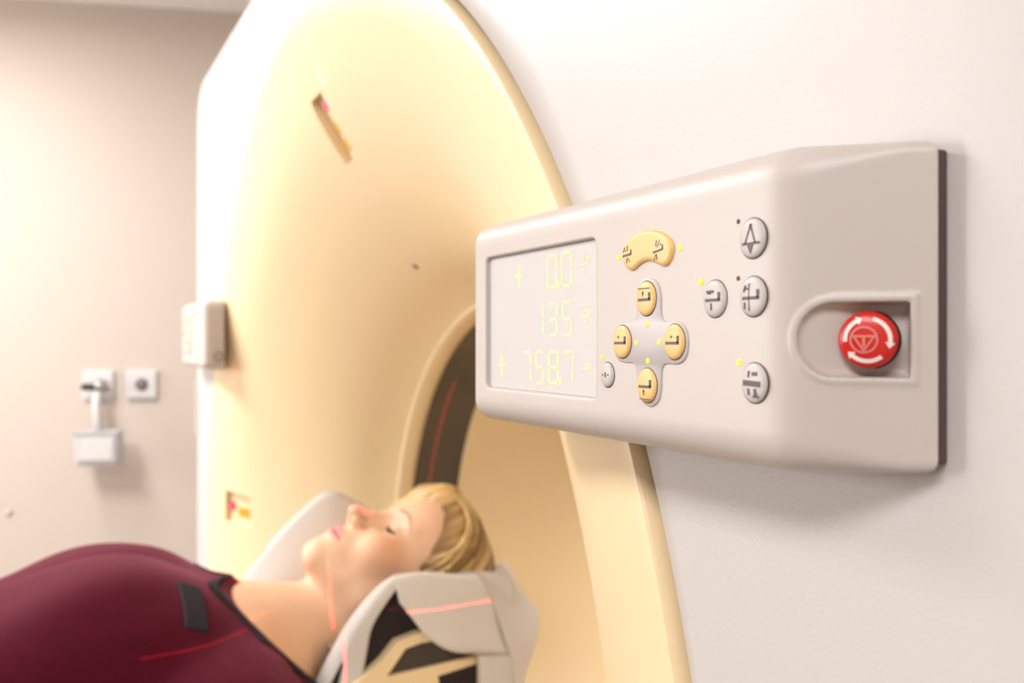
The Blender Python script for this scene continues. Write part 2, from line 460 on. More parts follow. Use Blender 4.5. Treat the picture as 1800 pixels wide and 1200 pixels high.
for (M, L, wd) in frames:
    ap = box('laser_aperture', (0, 0, -0.0105), (wd - 0.001, L - 0.001, 0.003), M_BEIGE, scanner, M=M)
    lathe('laser_lens', [(0.0, 0.005), (0.004, 0.004), (0.006, 0.0)], M @ Matrix.Translation((0.0, -L * 0.34, -0.009)), M_LASERLENS, ap, 16)
    lathe('lens_barrel', [(0.0061, 0.0), (0.0061, 0.003), (0.0078, 0.003), (0.0078, 0.0)], M @ Matrix.Translation((0.0, -L * 0.34, -0.009)), M_CHAR, ap, 20)
    box('amber_window', (wd * 0.12, 0.0, -0.0078), (wd * 0.26, 0.014, 0.003), M_AMBER, ap, M=M)
    box('sensor_window', (wd * 0.1, L * 0.25, -0.0078), (wd * 0.3, 0.012, 0.003), M_AMBER, ap, M=M)
# trim ring, bore
lathe('trim_ring', [(0.447, 0.2585), (0.443, 0.2575), (0.440, 0.2605), (0.436, 0.2725), (0.436, 0.285), (0.447, 0.285)], TO_Y, M_BEIGE, scanner, 160)
lathe('scan_window', [(0.437, 0.285), (0.437, 0.370)], TO_Y, M_WINDOW, scanner, 160)
rear = fine([(0.4365, 0.370), (0.435, 0.373), (0.435, 0.42), (0.435, 0.50), (0.437, 0.58), (0.448, 0.66), (0.475, 0.74), (0.52, 0.81), (0.60, 0.88), (0.70, 0.935), (0.80, 0.97)], 3)
lathe('rear_tunnel', rear, TO_Y, M_BEIGE, scanner, 160)
# microphone slit in the funnel
def hit_funnel(px, py):
    best = None
    for y in np.linspace(-0.02, 0.255, 1200):
        p = at_y(px, py, y); r = math.hypot(p[0], p[2])
        if y > prof_y(r) and r < 0.8: return p
    return at_y(px, py, 0.1)
mp = hit_funnel(731, 468)
mr = math.hypot(mp[0], mp[2]); ma = math.atan2(mp[2], mp[0])
Mm, _ = pocket_frame(ma, mr + 0.004, mr - 0.004)
box('microphone_slit', (0, 0, 0.0), (0.0065, 0.008, 0.002), M_BLACK, scanner, M=Mm)

# white front cover: ring between the lip and a rounded rectangle
HW, ZT, ZB, RC = 1.030, 0.955, Z_FLOOR + 0.06, 0.11
def rr_point(a, inset):
    """point on the rounded rectangle (inset) in direction a"""
    hw = HW - inset; hz = (ZT - ZB) / 2 - inset; cz = (ZT + ZB) / 2; rc = max(RC - inset, 0.02)
    d = (math.cos(a), math.sin(a)); lo, hi = 0.3, 2.5
    for _ in range(40):
        mid = (lo + hi) / 2
        qx = abs(d[0] * mid) - hw + rc; qz = abs(d[1] * mid - cz) - hz + rc
        s = math.hypot(max(qx, 0), max(qz, 0)) + min(max(qx, qz), 0) - rc
        if s < 0: lo = mid
        else: hi = mid
    return d[0] * lo, d[1] * lo
NA = 240; RND = 0.045
rows = []
for i in range(NA):
    a = 2 * math.pi * i / NA
    row = []
    ci, si = 0.8035 * math.cos(a), 0.8035 * math.sin(a)
    row += [(ci * 0.9985, 0.03, si * 0.9985), (ci, 0.006, si), (ci * 1.002, 0.0035, si * 1.002)]
    x1, z1 = rr_point(a, RND)
    for q in (0.05, 0.2, 0.4, 0.6, 0.8, 1.0):
        x, z = ci + (x1 - ci) * q, si + (z1 - si) * q
        row.append((x, 0.003, z))
    for ph in (15, 30, 45, 60, 75, 90):
        p = math.radians(ph)
        x, z = rr_point(a, RND * (1 - math.sin(p)))
        row.append((x, 0.003 + RND * (1 - math.cos(p)), z))
    x, z = rr_point(a, 0.0)
    row.append((x, 0.30, z)); row.append((x * 0.995, 0.303, z * 0.995))
    rows.append(row)
K = len(rows[0])
V = [p for r in rows for p in r]
Fc = [(i * K + q, i * K + q + 1, ((i + 1) % NA) * K + q + 1, ((i + 1) % NA) * K + q) for i in range(NA) for q in range(K - 1)]
fc = mesh_obj('front_cover', V, Fc, M_WHITE, scanner, True)
rows = []
for i in range(NA):
    a = 2 * math.pi * i / NA; x, z = rr_point(a, 0.006); x2, z2 = rr_point(a, 0.04); ci, si = 0.79 * math.cos(a), 0.79 * math.sin(a)
    rows.append([(x * 0.99, 0.303, z * 0.99), (x, 0.306, z), (x, 0.93, z), (x2, 0.97, z2), (ci, 0.97, si)])
K = 5; V = [p for r in rows for p in r]
Fc = [(i * K + q, i * K + q + 1, ((i + 1) % NA) * K + q + 1, ((i + 1) % NA) * K + q) for i in range(NA) for q in range(K - 1)]
mesh_obj('rear_cover', V, Fc, M_WHITE, scanner, True)
box('plinth', (0, 0.5, Z_FLOOR + 0.032), (1.7, 0.75, 0.064), M_CHAR, scanner)
for sx in (-1, 1):
    box('side_grip', (sx * 0.978, 0.0025, 0.245), (0.026, 0.006, 0.115), M_GREYB, scanner, bevel=0.002)

# ================================================================== CONTROL PANELS
Y_F = -0.040                              # front face of the panel
PZ0, PZ1 = 0.3368, 0.4604
PX0, PX1 = 0.595, 0.932
BENDX, BENDW, BENDS = 0.8905, 0.0042, 0.95      # where the face turns back, how softly, slope behind the bend
def y_front(x):
    q = (x - BENDX) / BENDW; return Y_F + BENDS * BENDW * np.logaddexp(0.0, q)
def s_front(x): return BENDS / (1.0 + np.exp(-np.clip((x - BENDX) / BENDW, -40, 40)))
def n_at(x):
    s = float(s_front(x)); v = np.array([s, -1.0]); return v / np.linalg.norm(v)
# where does a pixel ray meet the panel front
def on_panel(px, py):
    D = ray(px, py); lo, hi = 0.1, 1.2
    f = lambda t: (CAM[1] + D[1] * t) - float(y_front(np.array(CAM[0] + D[0] * t)))
    for _ in range(50):
        mid = (lo + hi) / 2
        if f(mid) < 0: lo = mid
        else: hi = mid
    return CAM + D * lo
SC = [at_y(852, 455, Y_F), at_y(1045, 418, Y_F), at_y(1048, 700, Y_F), at_y(856, 681, Y_F)]
SX0 = (SC[0][0] + SC[3][0]) / 2; SX1 = (SC[1][0] + SC[2][0]) / 2
SZ1 = (SC[0][2] + SC[1][2]) / 2; SZ0 = (SC[2][2] + SC[3][2]) / 2
SDEP = 0.0032
NC = on_panel(1502, 597)                   # middle of the stop-button niche
_n2 = n_at(NC[0]); NN = np.array([_n2[0], _n2[1], 0.0]); NT = np.array([-_n2[1], _n2[0], 0.0])   # NT runs towards +x,+y
HB = 0.0134
NL = float((on_panel(1400, 597) - NC) @ NT); NR = float((on_panel(1600, 597) - NC) @ NT)
def rbox2(a, b, ha, hb_, r):
    qa = np.abs(a) - ha + r; qb = np.abs(b) - hb_ + r
    return np.sqrt(np.maximum(qa, 0) ** 2 + np.maximum(qb, 0) ** 2) + np.minimum(np.maximum(qa, qb), 0) - r
def panel_sdf(X, Y, Z):
    s = s_front(X)
    df = (y_front(X) - Y) / np.sqrt(1 + s * s)
    db = Y + 0.0030
    zc = (PZ0 + PZ1) / 2
    # outline from the front: big round corners at the free end, small at the other
    fr = rbox2(X - (PX0 + 1.2) / 2, Z - zc, (1.2 - PX0) / 2, (PZ1 - PZ0) / 2 - 0.0030 * np.clip((X - 0.885) / 0.04, 0, 1), 0.013)
    kk = 0.016 - 0.011 * np.clip((X - 0.89) / 0.03, 0, 1)
    d = smax(df, fr, kk)
    d = smax(d, db, 0.0015)
    d = smax(d, X - PX1, 0.0015)
    # display recess
    sc = rbox2(X - (SX0 + SX1) / 2, Z - (SZ0 + SZ1) / 2, (SX1 - SX0) / 2, (SZ1 - SZ0) / 2, 0.004)
    cut = np.maximum(sc, Y - (Y_F + SDEP))
    d = smax(d, -cut, 0.0016)
    # niche
    a = (X - NC[0]) * NT[0] + (Y - NC[1]) * NT[1]
    h = (X - NC[0]) * NN[0] + (Y - NC[1]) * NN[1]
    b = Z - NC[2]
    st = np.where(a < NL + HB, np.sqrt((a - NL - HB) ** 2 + b * b) - HB, np.maximum(np.abs(b) - HB, a - NR))
    q = np.clip((a - NL) / (NR - NL), 0, 1)
    floor_h = -0.0022 - 0.0068 * np.minimum(q * 1.3, 1.0) ** 1.2
    ncut = smax(st, (floor_h - h) * 0.85, 0.003)
    # a slightly raised rim around the niche
    rim = np.maximum(np.abs(st - 0.0008) - 0.0016, np.abs(h) - 0.02)
    shell = np.abs(df) - 0.0004
    d = smin(d, smax(rim, shell, 0.0012), 0.0016)
    return smax(d, -ncut, 0.0012)

def glyph_mesh(name, strokes, m, to_world, thick, parent):
    """strokes: list of (x0,z0,x1,z1,width) bars or ('tri',pts) in glyph units; to_world(u,v,h)"""
    V = []; Fc = []
    def prism(poly):
        n = len(poly); b = len(V)
        for (u, v) in poly: V.append(to_world(u, v, 0.0))
        for (u, v) in poly: V.append(to_world(u, v, thick))
        Fc.append(tuple(range(b + n - 1, b - 1, -1))); Fc.append(tuple(range(b + n, b + 2 * n)))
        for i in range(n):
            j = (i + 1) % n; Fc.append((b + i, b + j, b + n + j, b + n + i))
    for s in strokes:
        if s[0] == 'poly': prism(s[1])
        elif s[0] == 'arc':
            _, cx, cz, r, wd, a0, a1, n = s
            for i in range(n):
                p, q = (math.radians(a0 + (a1 - a0) * k / n) for k in (i, i + 1))
                prism([(cx + rr * math.cos(an), cz + rr * math.sin(an)) for (rr, an) in ((r - wd / 2, p), (r + wd / 2, p), (r + wd / 2, q), (r - wd / 2, q))])
        else:
            x0, z0, x1, z1, wd = s
            L = math.hypot(x1 - x0, z1 - z0) or 1e-6; nx, nz = -(z1 - z0) / L * wd / 2, (x1 - x0) / L * wd / 2
            prism([(x0 + nx, z0 + nz), (x0 - nx, z0 - nz), (x1 - nx, z1 - nz), (x1 + nx, z1 + nz)])
    bm = bmesh.new(); vs = [bm.verts.new(v) for v in V]
    for f in Fc: bm.faces.new([vs[i] for i in f])
    return bm_obj(name, bm, m, parent)

SEG = {'0': 'abcdef', '1': 'bc', '3': 'abgcd', '5': 'afgcd', '7': 'abc', '8': 'abcdefg', '.': 'p'}
def seg_strokes(ch, wd=0.24):
    e = 0.10; S = {'a': (e, 2, 1 - e, 2), 'g': (e, 1, 1 - e, 1), 'd': (e, 0, 1 - e, 0), 'f': (0, 1.12, 0, 1.9), 'b': (1, 1.12, 1, 1.9),
                   'e': (0, 0.1, 0, 0.88), 'c': (1, 0.1, 1, 0.88)}
    if ch == '.': return [('poly', [(0, -0.1), (1, -0.1), (1, 0.28), (0, 0.28)])]
    return [(*S[k], wd * (0.8 if k in 'bcef' else 0.17 / 0.24)) for k in SEG[ch]]
L_BED = [(-0.55, -0.08, 0.55, -0.08, 0.17), (0.47, -0.08, 0.47, 0.36, 0.16)]
def tri(cx, cz, dx, dz, s):   # arrow head pointing (dx,dz)
    return ('poly', [(cx + dx * s, cz + dz * s), (cx - dx * s * 0.5 - dz * s * 0.7, cz - dz * s * 0.5 + dx * s * 0.7), (cx - dx * s * 0.5 + dz * s * 0.7, cz - dz * s * 0.5 - dx * s * 0.7)])
GL = {
    'up': L_BED + [(-0.55, 0.62, 0.5, 0.62, 0.05), (-0.1, 0.12, -0.1, 0.4, 0.07), tri(-0.1, 0.34, 0, 1, 0.13)],
    'down': L_BED + [(-0.5, -0.85, 0.55, -0.85, 0.05), (-0.1, -0.3, -0.1, -0.6, 0.07), tri(-0.1, -0.35, 0, 1, 0.13)],
    'in': L_BED + [tri(-0.15, 0.3, -1, 0, 0.13)],
    'out': L_BED + [tri(-0.05, 0.3, 1, 0, 0.13)],
    'tilt_a': [(-0.5, -0.10, 0.5, 0.0, 0.17), (0.46, 0.0, 0.46, 0.36, 0.14), (-0.45, 0.2, -0.25, 0.6, 0.08), (-0.2, 0.25, -0.12, 0.4, 0.06), (0.05, 0.3, 0.05, 0.7, 0.09), (0.0, -0.3, 0.0, -0.7, 0.09), (0.12, -0.3, 0.35, -0.62, 0.06)],
    'tilt_b': [(-0.55, -0.16, 0.5, 0.02, 0.15), (0.46, 0.02, 0.46, 0.36, 0.13), (-0.25, 0.3, -0.18, 0.75, 0.09), (-0.1, 0.2, 0.15, 0.72, 0.05), (0.2, 0.4, 0.3, 0.4, 0.14), (-0.45, -0.75, -0.28, -0.35, 0.05), (-0.2, -0.3, -0.12, -0.72, 0.10)],
    'zero': [(0.0, -0.35, 0.0, 0.35, 0.26), tri(-0.55, 0, 1, 0, 0.2), tri(0.55, 0, -1, 0, 0.2)],
    'laser': [(-0.35, -0.3, 0.05, 0.75, 0.10), (0.35, -0.3, 0.0, 0.75, 0.10), (-0.55, -0.28, 0.6, -0.28, 0.12), tri(0.0, -0.5, 0, -1, 0.32)],
    'home': L_BED + [(-0.45, 0.4, 0.1, 0.4, 0.16), (-0.1, -0.25, -0.1, -0.65, 0.12), (-0.35, 0.3, -0.1, 0.3, 0.1)],
    'fast': L_BED + [(-0.1, -0.75, -0.1, 0.7, 0.06), (-0.45, 0.25, -0.35, 0.6, 0.10), (-0.4, 0.42, -0.15, 0.42, 0.1), (-0.4, -0.3, -0.4, -0.65, 0.1)],
    'load': [(-0.6, -0.0, 0.55, -0.05, 0.30), (-0.25, 0.3, -0.2, 0.65, 0.12), (0.0, 0.5, 0.35, 0.5, 0.2), (-0.25, -0.3, -0.2, -0.65, 0.14), (0.2, -0.3, 0.25, -0.7, 0.18), (0.05, -0.72, 0.45, -0.72, 0.10)],
}
def smooth_loop(pts, k=6):
    P = [np.array(p, float) for p in pts]; n = len(P); out = []
    for i in range(n):
        p0, p1, p2, p3 = P[i - 1], P[i], P[(i + 1) % n], P[(i + 2) % n]
        for q in range(k):
            t = q / k
            out.append(0.5 * ((2 * p1) + (p2 - p0) * t + (2 * p0 - 5 * p1 + 4 * p2 - p3) * t * t + (3 * p1 - p0 - 3 * p2 + p3) * t ** 3))
    return out
def crop1(x, y): return (820 + x / 2.857, 360 + y / 2.857)

def build_panel(mx, root_label):
    """mx = 1: panel on the +x side, -1: its mirrored twin on the other side of the bore"""
    fl = (lambda p: Vector((mx * p[0], p[1], p[2])))
    root = thing('control_panel', (mx * 0.77, -0.003, PZ0), root_label, 'control panel', 'control panels on the scanner front')
    st = 0.0013 if mx == 1 else 0.0025
    fn = panel_sdf if mx == 1 else (lambda X, Y, Z: panel_sdf(-X, Y, Z))
    xs = grid_axis((PX0 - 0.004, 0.86, st * 1.3), (0.86, PX1 + 0.004, st * 0.72)); xs = xs if mx == 1 else -xs[::-1]
    sdf_mesh('housing', fn, xs, grid_axis((Y_F - 0.004, 0.002, st)), grid_axis((PZ0 - 0.004, PZ1 + 0.004, st)), M_PANEL, root)
    # gasket between housing and scanner cover
    box('gasket', (mx * (0.813 + PX1 - 0.0048) / 2, -0.0004, (PZ0 + PZ1) / 2), (PX1 - 0.0048 - 0.813, 0.0058, PZ1 - PZ0 - 0.0125), M_GASKET, root, bevel=0.001)
    # ---- display
    dsp = box('display', (mx * (SX0 + SX1) / 2, Y_F + SDEP - 0.0002, (SZ0 + SZ1) / 2), (SX1 - SX0 - 0.001, 0.0008, SZ1 - SZ0 - 0.001), M_SCREEN, root)
    ys = Y_F + SDEP - 0.0006
    def on_screen(px, py):
        p = at_y(px, py, ys); return p[0], p[2]
    scr = lambda cx, cz, sx, sz: (lambda u, v, h: Vector((mx * cx + u * sx, ys - h, cz + v * sz)))
    def cr5(x, y): return (840 + x / 3.75, 400 + y / 3.75)
    digs = [('0', 462, 520, 180, 398), ('.', 521, 540, 350, 385), ('0', 555, 617, 160, 388),
            ('1', 385, 432, 505, 708), ('3', 470, 522, 500, 710), ('5', 562, 617, 490, 710),
            ('7', 305, 348, 822, 1008), ('5', 385, 432, 818, 1022), ('8', 470, 530, 820, 1022), ('.', 533, 552, 990, 1028), ('7', 575, 628, 822, 1026)]
    for (ch, x0, x1, y0, y1) in digs:
        xc = (x0 + x1) / 2
        xa, zb = on_screen(*cr5(x0, y1)); xb, za = on_screen(*cr5(x1, y0))
        if ch == '.': h2 = 0.0095; zb = on_screen(*cr5(xc, y1))[1]; wd = (xb - xa)
        else: h2 = (za - zb) / 2; wd = xb - xa
        cx = (xa + xb) / 2
        gx, gz = (wd, h2)
        to = (lambda cx=cx, zb=zb, gx=gx, gz=gz: (lambda u, v, h: Vector((mx * cx + (u - 0.5) * gx, ys - h, zb + v * gz))))()
        glyph_mesh('readout_digit' if ch != '.' else 'decimal_point', seg_strokes(ch), M_DIGIT, to, 0.0002, dsp)
    for (cx, cy, sx, sz, key) in ((705, 235, 0.0075, 0.0075, 'tilt_b'), (710, 580, 0.0075, 0.0075, 'both'), (715, 925, 0.0075, 0.006, 'slide')):
        x, z = on_screen(*cr5(cx, cy))
        st_ = {'tilt_b': GL['tilt_b'], 'both': L_BED + [(-0.55, 0.72, 0.5, 0.72, 0.06), (-0.55, -0.85, 0.5, -0.85, 0.06), tri(0, 0.35, 0, 1, 0.2), tri(0, -0.45, 0, -1, 0.2)],
               'slide': L_BED + [tri(-0.2, 0.3, -1, 0, 0.16), tri(0.2, 0.3, 1, 0, 0.16)]}[key]
        glyph_mesh('display_icon', st_, M_DIGIT, scr(x, z, sx, sz), 0.0002, dsp)
    for (cx, cy) in ((272, 315), (160, 905)):
        x, z = on_screen(*cr5(cx, cy))
        glyph_mesh('display_icon', [('poly', [(-0.55, 0), (-0.2, -0.14), (0.2, -0.14), (0.55, 0), (0.2, 0.14), (-0.2, 0.14)]), ('poly', [(0, 1), (-0.18, 0.2), (0.18, 0.2)]), ('poly', [(0, -1), (0.18, -0.2), (-0.18, -0.2)])],
                   M_DIGIT, scr(x, z, 0.0085, 0.0088), 0.0002, dsp)
    # ---- cross-shaped inlay
    cross = [(915, 366), (948, 376), (970, 408), (980, 460), (981, 530), (988, 570), (1012, 588), (1058, 583), (1095, 605), (1115, 655), (1115, 730), (1098, 778), (1062, 800),
             (1012, 797), (990, 812), (983, 850), (981, 920), (972, 975), (948, 1006), (922, 1012), (892, 992), (868, 948), (860, 880), (855, 822), (842, 795), (800, 791),
             (765, 777), (743, 725), (740, 668), (752, 618), (785, 594), (825, 592), (848, 577), (857, 535), (858, 460), (866, 408), (885, 377)]
    pts = [on_panel(*crop1(*p)) for p in cross]; pts = [(p[0], p[2]) for p in pts]
    def plate(name, outline, y0, rings, m, parent):
        """outline (x,z); rings: (inset factor, y offset) -> domed button"""
        ol = np.array(outline); cen = ol.mean(0); n = len(ol); V = []; Fc = []
        # inset along the local normal
        tg = np.roll(ol, -1, 0) - np.roll(ol, 1, 0); tg /= np.linalg.norm(tg, axis=1, keepdims=True)
        nr = np.stack([-tg[:, 1], tg[:, 0]], 1)
        if ((ol - cen) * nr).sum() > 0: nr = -nr
        for (ins, dy) in rings:
            for p in ol + nr * ins: V.append(fl((p[0], y0 - dy, p[1])))
        K_ = len(rings)
        for k in range(K_ - 1):
            for i in range(n):
                j = (i + 1) % n; Fc.append((k * n + i, k * n + j, (k + 1) * n + j, (k + 1) * n + i))
        Fc.append(tuple((K_ - 1) * n + i for i in range(n)))
        bm = bmesh.new(); vs = [bm.verts.new(v) for v in V]
        for f in Fc: bm.faces.new([vs[i] for i in f])
        o = bm_obj(name, bm, m, parent, True)
        return o
    plate('cross_inlay', smooth_loop(pts, 4), Y_F, [(0, -0.001), (0, 0.0004), (0.0004, 0.0007)], M_INLAY, root)
    def oval(cx, cy, wd, hg):
        p = on_panel(cx, cy); a = on_panel(cx - wd / 2, cy); b = on_panel(cx + wd / 2, cy); u = on_panel(cx, cy - hg / 2); d = on_panel(cx, cy + hg / 2)
        return ((a[0] + b[0]) / 2, (u[2] + d[2]) / 2, abs(b[0] - a[0]) / 2, abs(u[2] - d[2]) / 2)
    def button(cx, cy, wd, hg, m, key, lift=0.0, gs=0.95, gx=0.0, gz=0.0):
        x, z, hx, hz = oval(cx, cy, wd, hg)
        hx = min(hx, hz)
        ol = [(x + hx * math.cos(2 * math.pi * i / 40), z + hz * math.sin(2 * math.pi * i / 40)) for i in range(40)]
        s = min(hx, hz)
        o = plate('button', ol, Y_F - lift, [(-0.0002, -0.001), (0, 0.0005), (s * 0.06, 0.0009), (s * 0.16, 0.0012), (s * 0.34, 0.0014), (s * 0.6, 0.00155), (s * 0.85, 0.0016)], m, root)
        # dark gap around the key
        to = lambda u, v, h: Vector((mx * (x + gx * hx) + u * hx * gs * 1.2, Y_F - lift - 0.00145 - h, z + gz * hz + v * hx * gs))
        glyph_mesh('symbol', GL[key], M_SYMB, to, 0.00025, o)
        ring = [(x + (hx + 0.0004) * math.cos(2 * math.pi * i / 40), z + (hz + 0.0004) * math.sin(2 * math.pi * i / 40)) for i in range(40)]
        plate('button_gap', ring, Y_F - lift, [(0, -0.001), (0, 0.00015), (0.0006, 0.0002)], M_GASKET, o)
        return o
    Yc = 0.0007
    button(1139.5, 524.5, 37, 60, M_YELLOW, 'up', Yc); button(1141, 677, 38, 60, M_YELLOW, 'down', Yc)
    button(1097, 600.5, 34, 57, M_YELLOW, 'in', Yc); button(1189, 600.5, 40, 62, M_YELLOW, 'out', Yc)
    button(1325.5, 418.5, 48, 70, M_GREYB, 'laser'); button(1326, 521, 48, 70, M_GREYB, 'fast'); button(1258, 525, 41, 65, M_GREYB, 'home')
    button(1328.5, 673, 47, 70, M_GREYB, 'load'); button(1069, 658.5, 26, 43, M_GREYB, 'zero', gs=0.6)
    bean = [(338, 400), (352, 340), (405, 255), (480, 192), (560, 155), (650, 145), (740, 165), (815, 210), (862, 275), (874, 350), (855, 440), (820, 505), (775, 527), (725, 508), (670, 480), (615, 470), (560, 485), (515, 515), (475, 555), (435, 572), (390, 545), (352, 490)]
    bp = [on_panel(1040 + x / 6.0, 380 + y / 6.0) for (x, y) in bean]
    kb = plate('tilt_button', smooth_loop([(p[0], p[2]) for p in bp], 4), Y_F, [(-0.0002, -0.001), (0, 0.0006), (0.0003, 0.0010), (0.0008, 0.0013), (0.0015, 0.0016), (0.0022, 0.0017)], M_YELLOW, root)
    for (gx_, gy_, key) in ((405, 405, 'tilt_a'), (735, 355, 'tilt_b')):
        p = on_panel(1040 + gx_ / 6.0, 380 + gy_ / 6.0)
        to = (lambda p=p: (lambda u, v, h: Vector((mx * p[0] + u * 0.0072, Y_F - 0.0016 - h, p[2] + v * 0.0058))))()
        glyph_mesh('symbol', GL[key], M_SYMB, to, 0.00025, kb)
    for (cx, cy, r, m, nm) in ((1088, 453, 0.0013, M_LED, 'indicator_light'), (1196, 435.5, 0.0015, M_LED, 'indicator_light'), (1232, 495, 0.0015, M_LED, 'indicator_light'),
                               (1140, 569, 0.0013, M_LED, 'indicator_light'), (1121, 601.5, 0.0012, M_LED, 'indicator_light'), (1161, 601, 0.0013, M_LED, 'indicator_light'),
                               (1141, 634, 0.0013, M_LED, 'indicator_light'), (1059, 628, 0.0012, M_LED, 'indicator_light'), (1300, 636.5, 0.0014, M_LED, 'indicator_light'),
                               (1298, 389, 0.0009, M_LEDOFF, 'unlit_indicator'), (1298, 489, 0.0009, M_LEDOFF, 'unlit_indicator')):
        p = on_panel(cx, cy)
        ol = [(p[0] + r * math.cos(2 * math.pi * i / 16), p[2] + r * math.sin(2 * math.pi * i / 16)) for i in range(16)]
        plate(nm, ol, Y_F - (0.0006 if 1115 < cx < 1170 and cy > 560 else 0.0), [(0, -0.001), (0, 0.0003), (r * 0.35, 0.0004)], m, root)
    # ---- emergency stop
    ec = on_panel(1530, 597)
    aoff = float((ec - NC) @ NT)
    ax = NN * 0.985 + NT * -0.05; ax /= np.linalg.norm(ax); ta = np.array([-ax[1], ax[0], 0.0])
    base = NC + NT * (aoff - 0.0002) - NN * 0.0122
    Mb = Matrix((fl(ta), Vector((0, 0, 1)), fl(ax))).transposed().to_4x4()
    Mb = Matrix.Translation(fl(base)) @ Mb
    ES = 0.0103
    em = lathe('emergency_stop', [(0.0, 0.0150), (ES * 0.3, 0.0149), (ES * 0.6, 0.0146), (ES * 0.8, 0.0141), (ES * 0.92, 0.0133), (ES * 0.985, 0.0122), (ES, 0.0108), (ES * 0.985, 0.0085), (ES * 0.9, 0.0072), (ES * 0.6, 0.0068)], Mb, M_RED, root, 48)
    lathe('collar', [(0.0, 0.0075), (ES * 0.82, 0.0075), (ES * 0.86, 0.004), (ES * 1.05, 0.0038), (ES * 1.05, 0.001)], Mb, M_BLACK, em, 40)
    dome = lambda r: 0.0150 - 0.0010 * (r / (ES * 0.8)) ** 2.6
    sg = 1.0 if mx == 1 else -1.0
    def to(u, v, h):
        r = math.hypot(u, v); return Mb @ Vector((sg * u, v, dome(r) + 0.00004 + h))
    k = ES
    def arrow(a0, a1, rad=0.74):
        st_ = [('arc', 0, 0, k * rad, k * 0.14, a0, a1, 10)]
        e = math.radians(a1); dirs = -1 if a1 < a0 else 1
        tx, tz = -math.sin(e) * dirs, math.cos(e) * dirs; px_, pz_ = k * rad * math.cos(e), k * rad * math.sin(e)
        nx, nz = math.cos(e), math.sin(e)
        st_.append(('poly', [(px_ + nx * k * 0.16, pz_ + nz * k * 0.16), (px_ + tx * k * 0.2, pz_ + tz * k * 0.2), (px_ - nx * k * 0.16, pz_ - nz * k * 0.16)]))
        return st_
    glyph_mesh('arrow', arrow(185, 118), M_PRINTW, to, 0.0002, em)
    glyph_mesh('arrow', arrow(76, -8), M_PRINTW, to, 0.0002, em)
    glyph_mesh('arrow', arrow(-52, -132), M_PRINTW, to, 0.0002, em)
    q = k * 0.44; ox, oz = -k * 0.12, 0.0
    glyph_mesh('emblem', [('arc', ox, oz, q, q * 0.16, 0, 360, 28), (ox - q * 0.85, oz + q * 0.28, ox + q * 0.85, oz + q * 0.28, q * 0.18), (ox, oz + q * 0.2, ox, oz - q * 0.55, q * 0.2),
                          (ox - q * 0.72, oz + q * 0.2, ox, oz - q * 0.85, q * 0.15), (ox + q * 0.72, oz + q * 0.2, ox, oz - q * 0.85, q * 0.15)], M_PRINTR, to, 0.0002, em)
    # small jack in the free end
    lathe('jack', [(0.0, 0.0), (0.006, 0.0003), (0.008, 0.0016), (0.0085, -0.001)], Matrix.Translation(fl((PX0 + 0.0003, -0.013, PZ0 + 0.023))) @ Matrix.Rotation(-mx * math.pi / 2, 4, 'Y'), M_BLACK, root, 20)
    return root
build_panel(1, 'pale grey control panel overhanging the bore rim on the side away from the wall sockets')
build_panel(-1, 'pale grey control panel on the bore rim on the side towards the wall sockets')

# ================================================================== PATIENT TABLE AND HEAD HOLDER
Z_BED = -0.104
table = thing('patient_table', (0, -1.2, Z_FLOOR), 'long narrow patient table with dark mattress on a pedestal under the lying person', 'patient table')
V = []; Fc = []
prf = [(-0.235, 0.0), (-0.225, 0.012), (-0.15, -0.014), (0.0, -0.022), (0.15, -0.014), (0.225, 0.012), (0.235, 0.0), (0.2, -0.05), (0.1, -0.075), (0.0, -0.082), (-0.1, -0.075), (-0.2, -0.05)]
def loft(name, secs, m, parent, smooth=True):
    V = [p for s in secs for p in s]; n = len(secs[0]); Fc = []
    for k in range(len(secs) - 1):
        for i in range(n):
            j = (i + 1) % n; Fc.append((k * n + i, k * n + j, (k + 1) * n + j, (k + 1) * n + i))
    Fc.append(tuple(range(n - 1, -1, -1))); Fc.append(tuple((len(secs) - 1) * n + i for i in range(n)))
    bm = bmesh.new(); vs = [bm.verts.new(v) for v in V]
    for f in Fc: bm.faces.new([vs[i] for i in f])
    o = bm_obj(name, bm, m, parent, False)
    if smooth: smooth_by_angle(o, 40)
    return o
loft('tabletop', [[(x, y, Z_BED - 0.02 + z) for (x, z) in prf] for y in (-2.25, -0.06)], M_BEIGE, table)
mpr = [(-0.21, 0.0), (-0.2, 0.018), (-0.1, 0.003), (0.0, -0.001), (0.1, 0.003), (0.2, 0.018), (0.21, 0.0), (0.14, -0.018), (0.0, -0.036), (-0.14, -0.018)]
loft('mattress', [[(x, y, Z_BED + z) for (x, z) in mpr] for y in (-2.2, -0.075)], M_MATT, table)
box('pedestal', (0, -1.55, (Z_FLOOR + Z_BED - 0.1) / 2), (0.42, 0.95, Z_BED - 0.1 - Z_FLOOR), M_WHITE, table, bevel=0.03, seg=3)
box('carriage', (0, -1.45, Z_BED - 0.12), (0.36, 1.2, 0.05), M_GREYB, table, bevel=0.01)

holder = thing('head_holder', (0, 0.1, -0.14), 'beige head holder with black foam sides cradling the head', 'head rest')
